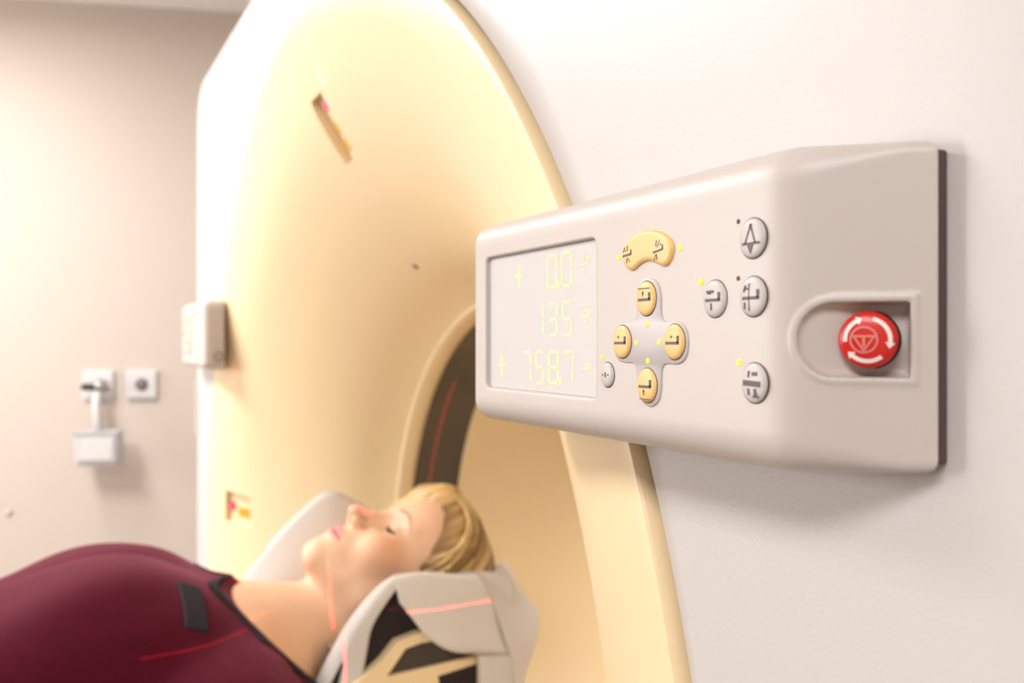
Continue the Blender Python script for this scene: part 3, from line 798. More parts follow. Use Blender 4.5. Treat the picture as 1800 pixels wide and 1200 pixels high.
# beige side frame: a plate in the y-z plane with a window, at both sides
def yz(px, py, x):
    p = at_x(px, py, x); return (p[1], p[2])
XS = 0.118
outer = [yz(*p, XS) for p in ((600, 1222), (640, 1190), (672, 1160), (697, 1128), (735, 1113), (775, 1106), (842, 1100), (848, 1250), (600, 1250))]
inner = [yz(*p, XS) for p in ((680, 1189), (713, 1140), (740, 1130), (772, 1124), (836, 1120), (836, 1152), (780, 1166))]
for sx in (1, -1):
    bm = bmesh.new()
    def poly_solid(bm, P, x0, x1):
        a = [bm.verts.new((x0, p[0], p[1])) for p in P]; b = [bm.verts.new((x1, p[0], p[1])) for p in P]
        n = len(P); bm.faces.new(a[::-1]); bm.faces.new(b)
        for i in range(n):
            j = (i + 1) % n; bm.faces.new([a[i], a[j], b[j], b[i]])
    poly_solid(bm, outer, sx * (XS - 0.014), sx * XS)
    side = bm_obj('side_frame', bm, M_BEIGE, holder)
    bm = bmesh.new(); poly_solid(bm, inner, sx * (XS - 0.006), sx * (XS + 0.05))
    cut = bm_obj('cutter', bm, M_BEIGE)
    boolean_cut(side, [cut])
    bm = bmesh.new(); poly_solid(bm, inner, sx * (XS - 0.0065), sx * (XS - 0.0045)); bm_obj('inset', bm, M_CHAR, side)
    low = [yz(*p, XS) for p in ((770, 1188), (838, 1166), (838, 1215), (775, 1222))]
    bm = bmesh.new(); poly_solid(bm, low, sx * (XS - 0.003), sx * (XS + 0.0008)); bm_obj('lower_inset', bm, M_FOAM, side)
    # black foam wall
    fo = [yz(*p, 0.1) for p in ((575, 1215), (612, 1130), (652, 1070), (690, 1022), (720, 1016), (845, 1018), (850, 1240), (575, 1240))]
    bm = bmesh.new(); poly_solid(bm, fo, sx * 0.088, sx * 0.1035)
    fw = bm_obj('foam_wall', bm, M_FOAM, holder)
    md = fw.modifiers.new('bevel', 'BEVEL'); md.width = 0.004; md.segments = 2
box('base_plate', (0, 0.1025, -0.115), (0.25, 0.315, 0.02), M_BEIGE, holder, bevel=0.005)
box('foam_base', (0, 0.115, -0.080), (0.20, 0.24, 0.05), M_FOAM, holder, bevel=0.012)
box('bracket', (0, -0.02, -0.140), (0.16, 0.07, 0.03), M_CHAR, holder)

# ---- paper sheet: grid patches laid over the holder, joined into one sheet
def patch(bm, rows_, k=5, wob=0.0):
    """rows_: list of polylines (same count) in world space; bicubic-ish resample"""
    A = np.array(rows_, float)
    def res(A, ax, k):
        A = np.moveaxis(A, ax, 0); n = len(A); out = []
        for i in range(n - 1):
            p0, p1, p2, p3 = A[max(i - 1, 0)], A[i], A[i + 1], A[min(i + 2, n - 1)]
            for q in range(k):
                t = q / k
                out.append(0.5 * ((2 * p1) + (p2 - p0) * t + (2 * p0 - 5 * p1 + 4 * p2 - p3) * t * t + (3 * p1 - p0 - 3 * p2 + p3) * t ** 3))
        out.append(A[-1]); return np.moveaxis(np.array(out), 0, ax)
    A = res(res(A, 0, k), 1, k)
    if wob:
        A = A + wob * np.stack([np.sin(A[..., 1] * 97 + A[..., 2] * 41), np.sin(A[..., 2] * 83 + 1.3), np.sin(A[..., 1] * 71 + A[..., 0] * 60)], -1)
    vs = [[bm.verts.new(p) for p in r] for r in A]
    for i in range(len(vs) - 1):
        for j in range(len(vs[0]) - 1):
            bm.faces.new([vs[i][j], vs[i][j + 1], vs[i + 1][j + 1], vs[i + 1][j]])
bm = bmesh.new()
W = lambda px, py, x: at_x(px, py, x)
# strip over the sloping neck edge of the near foam wall
patch(bm, [[W(540, 1225, 0.075), W(566, 1173, 0.080), W(590, 1128, 0.084), W(620, 1080, 0.09), W(662, 1032, 0.10), W(695, 1009, 0.106)],
           [W(566, 1228, 0.098), W(588, 1180, 0.100), W(608, 1136, 0.102), W(634, 1090, 0.106), W(672, 1040, 0.109), W(698, 1014, 0.110)],
           [W(625, 1235, 0.110), W(637, 1190, 0.110), W(645, 1145, 0.110), W(655, 1100, 0.110), W(683, 1054, 0.112), W(701, 1030, 0.113)]], 4)
# flap hanging over the outside
patch(bm, [[W(695, 1009, 0.100), W(735, 1006, 0.098), W(790, 1007, 0.096), W(842, 1008, 0.092)],
           [W(697, 1014, 0.110), W(735, 1013, 0.112), W(792, 1014, 0.112), W(850, 1018, 0.108)],
           [W(699, 1040, 0.118), W(738, 1060, 0.124), W(800, 1062, 0.126), W(868, 1064, 0.120)],
           [W(702, 1060, 0.121), W(750, 1117, 0.135), W(805, 1146, 0.138), W(896, 1150, 0.130)]], 5, 0.0008)
# end piece going round the crown of the head
patch(bm, [[W(842, 1008, 0.092), W(858, 998, 0.06), W(872, 992, 0.02), W(884, 988, -0.02), W(890, 985, -0.08)],
           [W(868, 1064, 0.120), W(893, 1040, 0.08), W(912, 1035, 0.04), W(926, 1050, 0.01), W(915, 1040, -0.08)],
           [W(896, 1150, 0.130), W(925, 1120, 0.09), W(945, 1085, 0.05), W(947, 1078, 0.02), W(930, 1080, -0.08)],
           [W(905, 1240, 0.125), W(918, 1215, 0.09), W(930, 1170, 0.06), W(940, 1130, 0.03), W(930, 1130, -0.08)]], 5, 0.0008)
# hanging tail beside the frame
patch(bm, [[W(840, 1148, 0.1285), W(868, 1150, 0.130), W(899, 1150, 0.130)],
           [W(843, 1195, 0.127), W(872, 1195, 0.130), W(906, 1195, 0.127)],
           [W(845, 1260, 0.126), W(874, 1260, 0.129), W(910, 1260, 0.124)]], 4)
# lining: from the near edge down under the head and up to the far peak
FAR = [W(425, 1022, -0.135), W(470, 960, -0.138), W(522, 903, -0.134), W(577, 862, -0.132), np.array((-0.130, 0.095, 0.168)), np.array((-0.126, 0.15, 0.135)), np.array((-0.12, 0.2, 0.115)), np.array((-0.11, 0.235, 0.10))]
def row(y, zn, k):
    zf = FAR[k][2]
    return [(0.092, y, zn), (0.086, y, zn * 0.5 - 0.01), (0.07, y, -0.045), (0.0, y, -0.054), (-0.07, y, -0.045), (-0.088, y, 0.03), (-0.104, (y + FAR[k][1]) / 2, zf * 0.65), tuple(FAR[k])]
patch(bm, [row(y_, zn_, k_) for k_, (y_, zn_) in enumerate(((-0.045, -0.045), (0.0, -0.01), (0.04, 0.055), (0.062, 0.10), (0.10, 0.108), (0.15, 0.108), (0.20, 0.106), (0.235, 0.09)))], 4, 0.0)
# far side falling outwards, towards the shoulder
patch(bm, [[W(425, 1022, -0.135), W(470, 960, -0.138), W(522, 903, -0.134), W(577, 862, -0.132), (-0.130, 0.095, 0.168), (-0.126, 0.15, 0.135)],
           [W(430, 1050, -0.16), W(475, 1000, -0.16), W(528, 945, -0.16), W(585, 905, -0.16), (-0.16, 0.11, 0.12), (-0.15, 0.16, 0.11)],
           [W(440, 1090, -0.17), W(480, 1060, -0.17), W(535, 1010, -0.17), W(595, 980, -0.17), (-0.17, 0.12, 0.05), (-0.16, 0.17, 0.04)]], 4, 0.0008)
sheet = bm_obj('paper_sheet', bm, M_PAPER, None, True)
md = sheet.modifiers.new('thickness', 'SOLIDIFY'); md.thickness = 0.0006
tag(sheet, 'crumpled white paper sheet draped over the head holder', 'paper sheet')

# ================================================================== PERSON
person = thing('person', (0, -0.7, Z_BED), 'person in a maroon top with navy trim lying on back on the patient table', 'person')
PHI = math.radians(15.0)
HO = np.array([0.0, 0.1145, 0.0760])
HF = np.array([0, -math.sin(PHI), math.cos(PHI)]); HU = np.array([0, math.cos(PHI), math.sin(PHI)])
def head_local(X, Y, Z):
    dy, dz = Y - HO[1], Z - HO[2]
    return X, dy * HF[1] + dz * HF[2], dy * HU[1] + dz * HU[2]
def head_world(s, f, u): return HO + np.array([s, 0, 0]) + HF * f + HU * u
def skull(s, f, u):
    a = np.abs(s)
    d = ell(s, f, u, (0, -0.008, 0.034), (0.072, 0.093, 0.077))
    d = smin(d, ell(s, f, u, (0, 0.036, 0.044), (0.060, 0.058, 0.058)), 0.03)
    return d
def head_sdf(s, f, u):
    a = np.abs(s)
    d = skull(s, f, u)
    d = smin(d, ell(s, f, u, (0, 0.030, -0.025), (0.058, 0.060, 0.066)), 0.03)
    d = smin(d, cone(a, f, u, (0.047, 0.012, -0.055), (0.010, 0.070, -0.087), 0.016, 0.0165), 0.028)
    d = smin(d, cone(a, f, u, (0.050, 0.006, -0.010), (0.047, 0.012, -0.055), 0.017, 0.016), 0.02)
    d = smin(d, ell(s, f, u, (0, 0.070, -0.056), (0.030, 0.026, 0.028)), 0.018)            # muzzle
    d = smin(d, ell(a, f, u, (0.038, 0.058, -0.022), (0.022, 0.024, 0.024)), 0.018)         # cheek
    d = smin(d, ell(s, f, u, (0, 0.0755, -0.0865), (0.017, 0.0155, 0.0135)), 0.014)         # chin
    d = smin(d, cone(a, f, u, (0.004, 0.085, 0.024), (0.040, 0.069, 0.027), 0.0085, 0.0075), 0.012)   # brow
    d = smax(d, -ell(a, f, u, (0.032, 0.101, 0.004), (0.021, 0.022, 0.015)), 0.014)         # socket
    d = smin(d, ell(a, f, u, (0.0315, 0.0685, 0.005), (0.0150, 0.0145, 0.0125)), 0.004)     # lids
    d = smin(d, cone(s, f, u, (0, 0.086, 0.014), (0, 0.1085, -0.026), 0.0055, 0.0068), 0.010)   # nose ridge
    d = smin(d, ell(s, f, u, (0, 0.1095, -0.0280), (0.0084, 0.0086, 0.0080)), 0.006)
    d = smin(d, ell(a, f, u, (0.0100, 0.0975, -0.0320), (0.0058, 0.0085, 0.0062)), 0.006)
    d = smax(d, -ell(a, f, u, (0.0060, 0.1020, -0.0405), (0.0034, 0.0052, 0.0040)), 0.003)
    # lips
    d = smin(d, cone(a, f, u, (0.0, 0.0962, -0.0525), (0.021, 0.0835, -0.0575), 0.0050, 0.0026), 0.004)
    d = smin(d, cone(a, f, u, (0.0, 0.0945, -0.0628), (0.019, 0.0835, -0.0590), 0.0056, 0.0028), 0.004)
    d = smax(d, -cone(a, f, u, (0.0, 0.1030, -0.0575), (0.023, 0.0880, -0.0582), 0.0028, 0.0016), 0.003)
    # ears
    e = ell(a, f, u, (0.073, -0.006, 0.000), (0.008, 0.018, 0.030))
    e = smax(e, -ell(a, f, u, (0.080, -0.002, 0.002), (0.006, 0.010, 0.018)), 0.004)
    d = smin(d, e, 0.005)
    return d
def torso_sdf(X, Y, Z):
    A = np.abs(X)
    d = ell(X, Y, Z, (0, -0.27, 0.010), (0.162, 0.215, 0.104))
    d = smin(d, ell(X, Y, Z, (0, -0.155, 0.014), (0.150, 0.095, 0.086)), 0.06)
    d = smin(d, ell(A, Y, Z, (0.072, -0.228, 0.066), (0.074, 0.078, 0.066)), 0.07)
    d = smin(d, ell(X, Y, Z, (0, -0.235, 0.066), (0.10, 0.08, 0.060)), 0.05)
    d = smin(d, ell(X, Y, Z, (0, -0.50, -0.004), (0.148, 0.25, 0.088)), 0.08)
    d = smin(d, ell(X, Y, Z, (0, -0.70, -0.005), (0.175, 0.15, 0.090)), 0.08)
    d = smin(d, cone(A, Y, Z, (0.0, -0.03, -0.01), (0.155, -0.105, -0.012), 0.046, 0.046), 0.05)
    d = smin(d, ell(A, Y, Z, (0.172, -0.125, -0.010), (0.060, 0.070, 0.060)), 0.04)
    d = smin(d, cone(A, Y, Z, (0.185, -0.14, -0.018), (0.246, -0.42, -0.045), 0.050, 0.040), 0.03)
    d = smin(d, cone(A, Y, Z, (0.246, -0.42, -0.045), (0.235, -0.66, -0.050), 0.039, 0.027), 0.02)
    return d
def limbs_sdf(X, Y, Z):
    A = np.abs(X)
    d = cone(A, Y, Z, (0.088, -0.74, -0.008), (0.10, -1.16, -0.018), 0.084, 0.058)
    d = smin(d, cone(A, Y, Z, (0.10, -1.16, -0.018), (0.105, -1.56, -0.044), 0.056, 0.036), 0.03)
    d = smin(d, cone(A, Y, Z, (0.105, -1.57, -0.040), (0.125, -1.64, 0.09), 0.036, 0.026), 0.03)
    return d
def hand_sdf(X, Y, Z):
    A = np.abs(X)
    d = ell(A, Y, Z, (0.232, -0.715, -0.056), (0.036, 0.050, 0.0155))
    for (x0, x1, y1, r) in ((0.208, 0.204, -0.825, 0.0085), (0.224, 0.222, -0.840, 0.0088), (0.240, 0.242, -0.832, 0.0085), (0.256, 0.262, -0.808, 0.0075)):
        ym = -0.755 + (y1 + 0.755) * 0.5
        g = smin(cone(A, Y, Z, (x0, -0.745, -0.054), ((x0 + x1) / 2, ym, -0.046), r * 1.1, r), cone(A, Y, Z, ((x0 + x1) / 2, ym, -0.046), (x1, y1, -0.068), r, r * 0.8), 0.004)
        d = smin(d, g, 0.006)
    th = smin(cone(A, Y, Z, (0.208, -0.69, -0.05), (0.188, -0.735, -0.045), 0.013, 0.0105), cone(A, Y, Z, (0.188, -0.735, -0.045), (0.186, -0.775, -0.055), 0.0105, 0.0085), 0.006)
    return smin(d, th, 0.012)
def neck_sdf(X, Y, Z):
    d = cone(X, Y, Z, (0, 0.095, 0.034), (0, -0.045, 0.042), 0.049, 0.055)
    d = smin(d, cone(np.abs(X), Y, Z, (0.045, 0.05, 0.03), (0.012, -0.075, 0.072), 0.014, 0.011), 0.02)    # neck muscle
    d = smin(d, cone(np.abs(X), Y, Z, (0.012, -0.080, 0.070), (0.13, -0.095, 0.030), 0.011, 0.010), 0.03)     # collar bone
    return d
def clothed_sdf(X, Y, Z):     # what the top is worn over
    return smin(torso_sdf(X, Y, Z), neck_sdf(X, Y, Z), 0.045)
def body_sdf(X, Y, Z):
    d = clothed_sdf(X, Y, Z)
    d = smin(d, hand_sdf(X, Y, Z), 0.015)
    d = smin(d, limbs_sdf(X, Y, Z), 0.05)
    s, f, u = head_local(X, Y, Z)
    return smin(d, head_sdf(s, f, u), 0.022)
def skin_colour(P):
    s, f, u = head_local(P[:, 0], P[:, 1], P[:, 2]); a = np.abs(s)
    base = np.tile(np.array([0.82, 0.53, 0.355]), (len(P), 1))
    def mixc(c, w_):
        nonlocal base
        w_ = np.clip(w_, 0, 1)[:, None]; base = base * (1 - w_) + np.array(c) * w_
    g = lambda c, r: np.exp(-(((a - c[0]) / r[0]) ** 2 + ((f - c[1]) / r[1]) ** 2 + ((u - c[2]) / r[2]) ** 2))
    mixc((0.78, 0.36, 0.20), 0.75 * g((0.046, 0.06, -0.016), (0.022, 0.03, 0.020)))
    mixc((0.72, 0.33, 0.24), 0.35 * g((0.0, 0.115, -0.03), (0.012, 0.015, 0.012)))
    # lips
    lip = np.exp(-((a / 0.020) ** 4 + ((u + 0.0578) / 0.0085) ** 4)) * (f > 0.07)
    mixc((0.66, 0.22, 0.24), 0.9 * lip)
    mixc((0.30, 0.10, 0.09), 0.8 * np.exp(-((a / 0.021) ** 4 + ((u + 0.0577) / 0.0012) ** 2)) * (f > 0.07))
    mixc((0.62, 0.40, 0.32), 0.35 * g((0.031, 0.075, 0.014), (0.016, 0.02, 0.008)))
    return base
xs = grid_axis((-0.30, -0.085, 0.006), (-0.085, 0.085, 0.0021), (0.085, 0.30, 0.006))
ys = grid_axis((-1.70, -0.86, 0.014), (-0.86, -0.62, 0.006), (-0.62, -0.05, 0.008), (-0.05, 0.235, 0.0021))
zs = grid_axis((-0.11, 0.06, 0.0055), (0.06, 0.21, 0.0021))
body = sdf_mesh('body', body_sdf, xs, ys, zs, M_SKIN, person, skin_colour, newton=1)

# ---- top, trim, patch, trousers, shoes
NP = np.array([0.0, -0.090, 0.112]); NB = np.array([0.0, 0.016, -0.002])
_d = NB - NP; _nn = np.array([0.0, -_d[2], _d[1]]); _nn /= np.linalg.norm(_nn)
def neck_plane(X, Y, Z):
    return (Y - NP[1]) * _nn[1] + (Z - NP[2]) * _nn[2] - 0.25 * np.maximum(0.075 - np.abs(X), 0) ** 2 / 0.075 + 0.018
def folds(X, Y, Z):
    return 0.0018 * np.sin(26 * Y + 34 * X + 3 * np.sin(20 * Z)) * np.sin(17 * X - 9 * Y + 0.7)
def shirt_base(X, Y, Z): return clothed_sdf(X, Y, Z) - 0.0075 - folds(X, Y, Z)
def shirt_sdf(X, Y, Z):
    d = shirt_base(X, Y, Z)
    d = smax(d, neck_plane(X, Y, Z), 0.003)
    return smax(d, -(Y + 0.645), 0.004)
gx = grid_axis((-0.31, 0.31, 0.0055)); gy = grid_axis((-0.665, -0.1, 0.0065), (-0.1, 0.03, 0.004)); gz = grid_axis((-0.115, 0.18, 0.005))
shirt = sdf_mesh('shirt', shirt_sdf, gx, gy, gz, M_SHIRT, person)
def trim_sdf(X, Y, Z):
    n = neck_plane(X, Y, Z)
    return smax(np.abs(clothed_sdf(X, Y, Z) - 0.0075 - folds(X, Y, Z)) - 0.0016, np.abs(n + 0.0020) - 0.0026, 0.001)
sdf_mesh('collar_trim', trim_sdf, grid_axis((-0.13, 0.13, 0.0026)), grid_axis((-0.14, 0.05, 0.0026)), grid_axis((-0.10, 0.14, 0.0026)), M_NAVY, person, newton=1)
def trace(px, py, fn):
    D = ray(px, py); D = D / np.linalg.norm(D); t = 0.5
    for _ in range(200):
        p = CAM + D * t; d = float(fn(np.array([p[0]]), np.array([p[1]]), np.array([p[2]]))[0]); t += d * 0.7
        if d < 1e-5: break
    return CAM + D * t
pc = [trace(*p, shirt_base) for p in ((331, 1027), (348, 1106), (316, 1066), (362, 1066))]
pmid = sum(pc) / 4
e1 = pc[1] - pc[0]; L1 = np.linalg.norm(e1); e1 /= L1
e2 = pc[3] - pc[2]; e2 -= e1 * (e2 @ e1); L2 = np.linalg.norm(e2); e2 /= L2
def patch_sdf(X, Y, Z):
    q1 = (X - pmid[0]) * e1[0] + (Y - pmid[1]) * e1[1] + (Z - pmid[2]) * e1[2]
    q2 = (X - pmid[0]) * e2[0] + (Y - pmid[1]) * e2[1] + (Z - pmid[2]) * e2[2]
    return smax(np.abs(shirt_base(X, Y, Z)) - 0.0022, rbox2(q1, q2, L1 / 2, min(L2, 0.026) / 2, 0.002), 0.001)
ctr = pmid
sdf_mesh('chest_patch', patch_sdf, grid_axis((ctr[0] - 0.06, ctr[0] + 0.06, 0.0017)), grid_axis((ctr[1] - 0.06, ctr[1] + 0.06, 0.0017)), grid_axis((ctr[2] - 0.06, ctr[2] + 0.06, 0.0017)), M_NAVY, person, newton=1)
def trouser_sdf(X, Y, Z):
    d = smin(torso_core(X, Y, Z), limbs_sdf(X, Y, Z), 0.05) - 0.008
    d = smax(d, Y + 0.60, 0.004)
    return smax(d, -(Y + 1.55), 0.004)
def torso_core(X, Y, Z):
    return smin(ell(X, Y, Z, (0, -0.70, -0.005), (0.172, 0.15, 0.088)), ell(X, Y, Z, (0, -0.50, -0.004), (0.14, 0.25, 0.080)), 0.08)
sdf_mesh('trousers', trouser_sdf, grid_axis((-0.20, 0.20, 0.009)), grid_axis((-1.58, -0.58, 0.011)), grid_axis((-0.13, 0.12, 0.008)), M_TROUSER, person)
for sx in (1, -1):
    def shoe_sdf(X, Y, Z, sx=sx):
        X = X * sx
        d = cone(X, Y, Z, (0.106, -1.585, -0.046), (0.132, -1.655, 0.12), 0.046, 0.034)
        d = smin(d, cone(X, Y, Z, (0.106, -1.56, -0.045), (0.106, -1.60, -0.045), 0.044, 0.046), 0.03)
        return smax(d, -(Y + 1.69), 0.01)
    ax_ = grid_axis((0.04, 0.19, 0.006)); ax_ = ax_ if sx > 0 else -ax_[::-1]
    sdf_mesh('shoe', shoe_sdf, ax_, grid_axis((-1.71, -1.5, 0.006)), grid_axis((-0.11, 0.17, 0.006)), M_SHOE, person)

# ---- lashes and brows
for sx in (1, -1):
    bm = bmesh.new(); pts = []; rad = []
    for i in range(11):
        q = i / 10; s = 0.0185 + 0.0265 * q
        u = 0.0035 - 0.0040 * math.sin(math.pi * q) - 0.001 * q
        # find the surface
        f = 0.12
        for _ in range(60):
            d = float(head_sdf(np.array([s]), np.array([f]), np.array([u]))[0]); f -= d * 0.7
        pts.append(head_world(sx * s, f + 0.0006, u)); rad.append(0.0008 + 0.0020 * math.sin(math.pi * q))
    tube_bm(bm, pts, rad, 6); bm_obj('eyelashes', bm, M_LASH, person, True)
    bm = bmesh.new(); pts = []; rad = []
    for i in range(11):
        q = i / 10; s = 0.013 + 0.036 * q; u = 0.0225 + 0.008 * math.sin(math.pi * min(q * 0.85 + 0.08, 1)) - 0.003 * q
        f = 0.12
        for _ in range(60):
            d = float(head_sdf(np.array([s]), np.array([f]), np.array([u]))[0]); f -= d * 0.7
        pts.append(head_world(sx * s, f - 0.0006, u)); rad.append(0.0018 * (1 - q * 0.65))
    tube_bm(bm, pts, rad, 6); bm_obj('eyebrow', bm, M_BROW, person, True)

# ---- hair: cap plus combed-back locks
def hair_sdf(s, f, u):
    a = np.abs(s)
    edge = 0.8 * (f - 0.083) - 0.6 * (u - 0.070) + 0.10 * (a - 0.03)
    th = np.clip(-edge / 0.022, 0, 1); th = 0.015 * th * th * (3 - 2 * th) - 0.001
    d = skull(s, f, u) - th
    d = smax(d, edge, 0.006)
    d = smin(d, ell(a, f, u, (0.060, -0.045, 0.030), (0.024, 0.050, 0.068)), 0.03)
    d = smin(d, ell(s, f, u, (0, -0.060, 0.050), (0.066, 0.052, 0.060)), 0.03)
    # swept-up fringe falling to the far side of the parting
    fr = [((0.012, 0.052, 0.098), 0.012), ((-0.014, 0.080, 0.094), 0.0165), ((-0.036, 0.082, 0.076), 0.0165), ((-0.054, 0.072, 0.046), 0.012), ((-0.068, 0.040, 0.012), 0.010)]
    for (pa, ra), (pb, rb) in zip(fr[:-1], fr[1:]): d = smin(d, cone(s, f, u, pa, pb, ra, rb), 0.022)
    fr = [((0.004, 0.050, 0.102), 0.010), ((0.036, 0.034, 0.088), 0.013), ((0.066, 0.006, 0.060), 0.013), ((0.076, -0.020, 0.030), 0.011)]
    for (pa, ra), (pb, rb) in zip(fr[:-1], fr[1:]): d = smin(d, cone(s, f, u, pa, pb, ra, rb), 0.014)
    # locks lying beside the neck
    d = smin(d, cone(a, f, u, (0.066, -0.036, -0.010), (0.070, -0.020, -0.062), 0.022, 0.014), 0.03)
    d = smin(d, cone(a, f, u, (0.070, -0.020, -0.062), (0.070, -0.016, -0.108), 0.014, 0.009), 0.02)
    return d
def hair_w(X, Y, Z):
    s, f, u = head_local(X, Y, Z)
    r = 0.0012 * np.sin(f * 420 + 3 * np.sin(u * 60)) * np.sin(s * 200 + f * 130)
    return hair_sdf(s, f, u) + r
def hair_colour(P):
    s, f, u = head_local(P[:, 0], P[:, 1], P[:, 2])
    th = np.arctan2(np.abs(s), u + 0.02)
    n = 0.5 + 0.5 * np.sin(f * 330 + 2.5 * np.sin(th * 6 + s * 40))
    n = 0.55 * n + 0.45 * (0.5 + 0.5 * np.sin(f * 870 + th * 9))
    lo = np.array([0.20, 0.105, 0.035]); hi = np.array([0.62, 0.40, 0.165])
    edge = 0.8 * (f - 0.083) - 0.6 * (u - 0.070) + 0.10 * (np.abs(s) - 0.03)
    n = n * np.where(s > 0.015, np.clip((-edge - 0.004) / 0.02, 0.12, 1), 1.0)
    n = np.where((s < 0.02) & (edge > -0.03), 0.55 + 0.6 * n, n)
    return lo + (hi - lo) * n[:, None]
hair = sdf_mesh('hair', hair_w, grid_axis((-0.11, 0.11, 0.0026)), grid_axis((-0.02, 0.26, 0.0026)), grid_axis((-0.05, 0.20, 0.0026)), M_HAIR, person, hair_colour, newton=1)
# locks as tapered strands following the cap
V = []; Fc = []; CO = []
rng = np.random.RandomState(5)
NS = 620
side = np.where(rng.rand(NS) < 0.62, 1.0, -1.0)
f0 = rng.uniform(-0.05, 0.088, NS); th0 = rng.uniform(0.02, 0.5, NS) * rng.rand(NS); th1 = rng.uniform(1.35, 2.3, NS)
df_ = rng.uniform(0.03, 0.075, NS); SEGN = 16
shade = rng.rand(NS)
T = np.linspace(0, 1, SEGN)
for k in range(NS):
    th = th0[k] + (th1[k] - th0[k]) * T
    ff = f0[k] - df_[k] * T ** 1.4 - 0.02 * np.sin(T * 3.1)
    # march from outside towards the head axis
    dirs = np.stack([side[k] * np.sin(th), np.zeros(SEGN), np.cos(th)], 1)
    r = np.full(SEGN, 0.16)
    for _ in range(45):
        d = hair_sdf(dirs[:, 0] * r, ff, 0.03 + dirs[:, 2] * r); r -= d * 0.8
    lift = (0.0006 + 0.0035 * rng.rand()) * np.sin(np.pi * np.clip(T, 0.0, 1)) ** 0.5
    s_ = dirs[:, 0] * (r + lift); u_ = 0.03 + dirs[:, 2] * (r + lift)
    edge = 0.8 * (ff - 0.083) - 0.6 * (u_ - 0.070) + 0.10 * (np.abs(s_) - 0.03)
    dd = np.abs(hair_sdf(dirs[:, 0] * r, ff, 0.03 + dirs[:, 2] * r))
    if (edge.max() > 0.012 and side[k] > 0) or dd.max() > 0.002 or r.min() < 0.03: continue
    pts = np.array([head_world(s_[i], ff[i], u_[i]) for i in range(SEGN)])
    wd = (0.0013 + 0.0016 * rng.rand()) * np.sin(np.pi * (0.08 + 0.88 * T)) ** 0.6
    b = len(V)
    tg = np.gradient(pts, axis=0); tg /= np.linalg.norm(tg, axis=1, keepdims=True)
    nrm = np.array([head_world(dirs[i, 0], 0, dirs[i, 2]) - HO for i in range(SEGN)]); sd = np.cross(tg, nrm); sd /= np.linalg.norm(sd, axis=1, keepdims=True)
    nr2 = np.cross(sd, tg)
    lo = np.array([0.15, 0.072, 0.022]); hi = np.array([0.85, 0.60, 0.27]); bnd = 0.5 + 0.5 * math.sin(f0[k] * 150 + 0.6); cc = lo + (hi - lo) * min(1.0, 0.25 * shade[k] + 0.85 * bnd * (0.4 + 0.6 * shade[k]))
    for i in range(SEGN):
        for q in range(5):
            an = 2 * math.pi * q / 5
            V.append(pts[i] + (sd[i] * math.cos(an) + nr2[i] * 0.6 * math.sin(an)) * wd[i]); CO.append((*cc, 1))
    for i in range(SEGN - 1):
        for q in range(5):
            p = (q + 1) % 5; Fc.append((b + i * 5 + q, b + i * 5 + p, b + (i + 1) * 5 + p, b + (i + 1) * 5 + q))
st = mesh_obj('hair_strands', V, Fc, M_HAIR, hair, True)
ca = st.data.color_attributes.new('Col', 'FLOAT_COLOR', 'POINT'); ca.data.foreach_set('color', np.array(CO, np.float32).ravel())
st['kind'] = 'stuff'

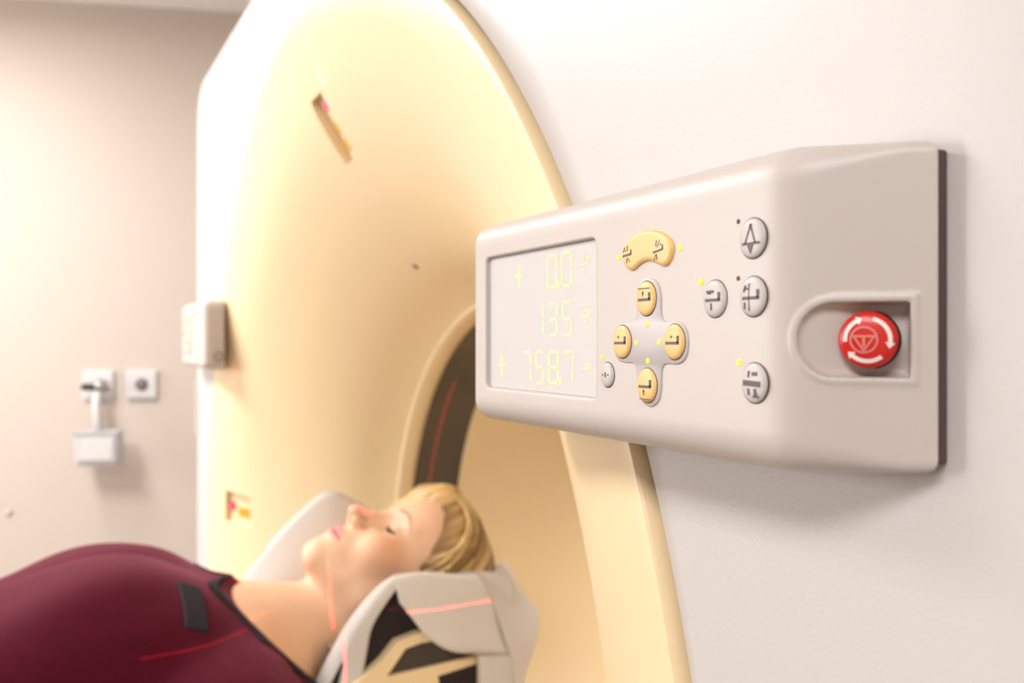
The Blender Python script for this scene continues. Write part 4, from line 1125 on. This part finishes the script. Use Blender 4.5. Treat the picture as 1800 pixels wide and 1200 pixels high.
# ================================================================== LASER LINES
# line lasers sit in the three apertures; each throws two thin sheets of red light
def line_laser(loc, normal, aim, power, spread=30.0, wid=0.0013):
    l = bpy.data.lights.new('laser', 'POINT'); l.energy = power * 8; l.color = (1, 0.03, 0.05); l.shadow_soft_size = 0.0006
    l.use_nodes = True; nt = l.node_tree; em = nt.nodes['Emission']
    tc = nt.nodes.new('ShaderNodeTexCoord'); vm = nt.nodes.new('ShaderNodeVectorMath'); vm.operation = 'DOT_PRODUCT'
    vm.inputs[1].default_value = normal
    ab = nt.nodes.new('ShaderNodeMath'); ab.operation = 'ABSOLUTE'
    lt = nt.nodes.new('ShaderNodeMath'); lt.operation = 'LESS_THAN'; lt.inputs[1].default_value = wid
    nt.links.new(tc.outputs['Normal'], vm.inputs[0]); nt.links.new(vm.outputs['Value'], ab.inputs[0]); nt.links.new(ab.outputs[0], lt.inputs[0])
    vm2 = nt.nodes.new('ShaderNodeVectorMath'); vm2.operation = 'DOT_PRODUCT'; vm2.inputs[1].default_value = aim
    ab2 = nt.nodes.new('ShaderNodeMath'); ab2.operation = 'ABSOLUTE'
    gt = nt.nodes.new('ShaderNodeMath'); gt.operation = 'GREATER_THAN'; gt.inputs[1].default_value = math.cos(math.radians(spread))
    mu = nt.nodes.new('ShaderNodeMath'); mu.operation = 'MULTIPLY'
    gt2 = nt.nodes.new('ShaderNodeMath'); gt2.operation = 'MULTIPLY'; gt2.inputs[1].default_value = 1 / 8.0
    nt.links.new(tc.outputs['Normal'], vm2.inputs[0]); nt.links.new(vm2.outputs['Value'], ab2.inputs[0]); nt.links.new(ab2.outputs[0], gt.inputs[0])
    nt.links.new(lt.outputs[0], mu.inputs[0]); nt.links.new(gt.outputs[0], gt2.inputs[0]); nt.links.new(gt2.outputs[0], mu.inputs[1]); nt.links.new(mu.outputs[0], em.inputs['Strength'])
    o = bpy.data.objects.new('laser', l); C.objects.link(o); o.location = loc
    return o
pos = [M @ Vector((0.0, -L * 0.34, 0.004)) for (M, L, wd) in frames]
LP = 48.0
line_laser(pos[0] + Vector((0.005 - pos[0].x, -0.012, -0.006)), (1, 0, 0), (0, 0.047, 0.999), LP * 1.6, 10.5, 0.0024)
line_laser(pos[2], (0, 0, 1), (0.98, -0.19, 0), LP, 7)          # on the paper flap
line_laser(pos[2], (0, 0, 1), (0.966, 0.258, 0), LP, 8)         # on the top
line_laser(pos[2], (0, 1, 0), (1, 0, 0), LP * 2.2, 12)
line_laser(pos[1], (0, 0, 1), (1, 0, 0), LP * 0.6, 20)
line_laser(Vector((0.425, 0.315, -0.08)), (0, 1, 0), (0.93, 0, -0.36), LP * 3.0, 9, 0.002)    # added laser, imitates reflected laser arcs on the dark window
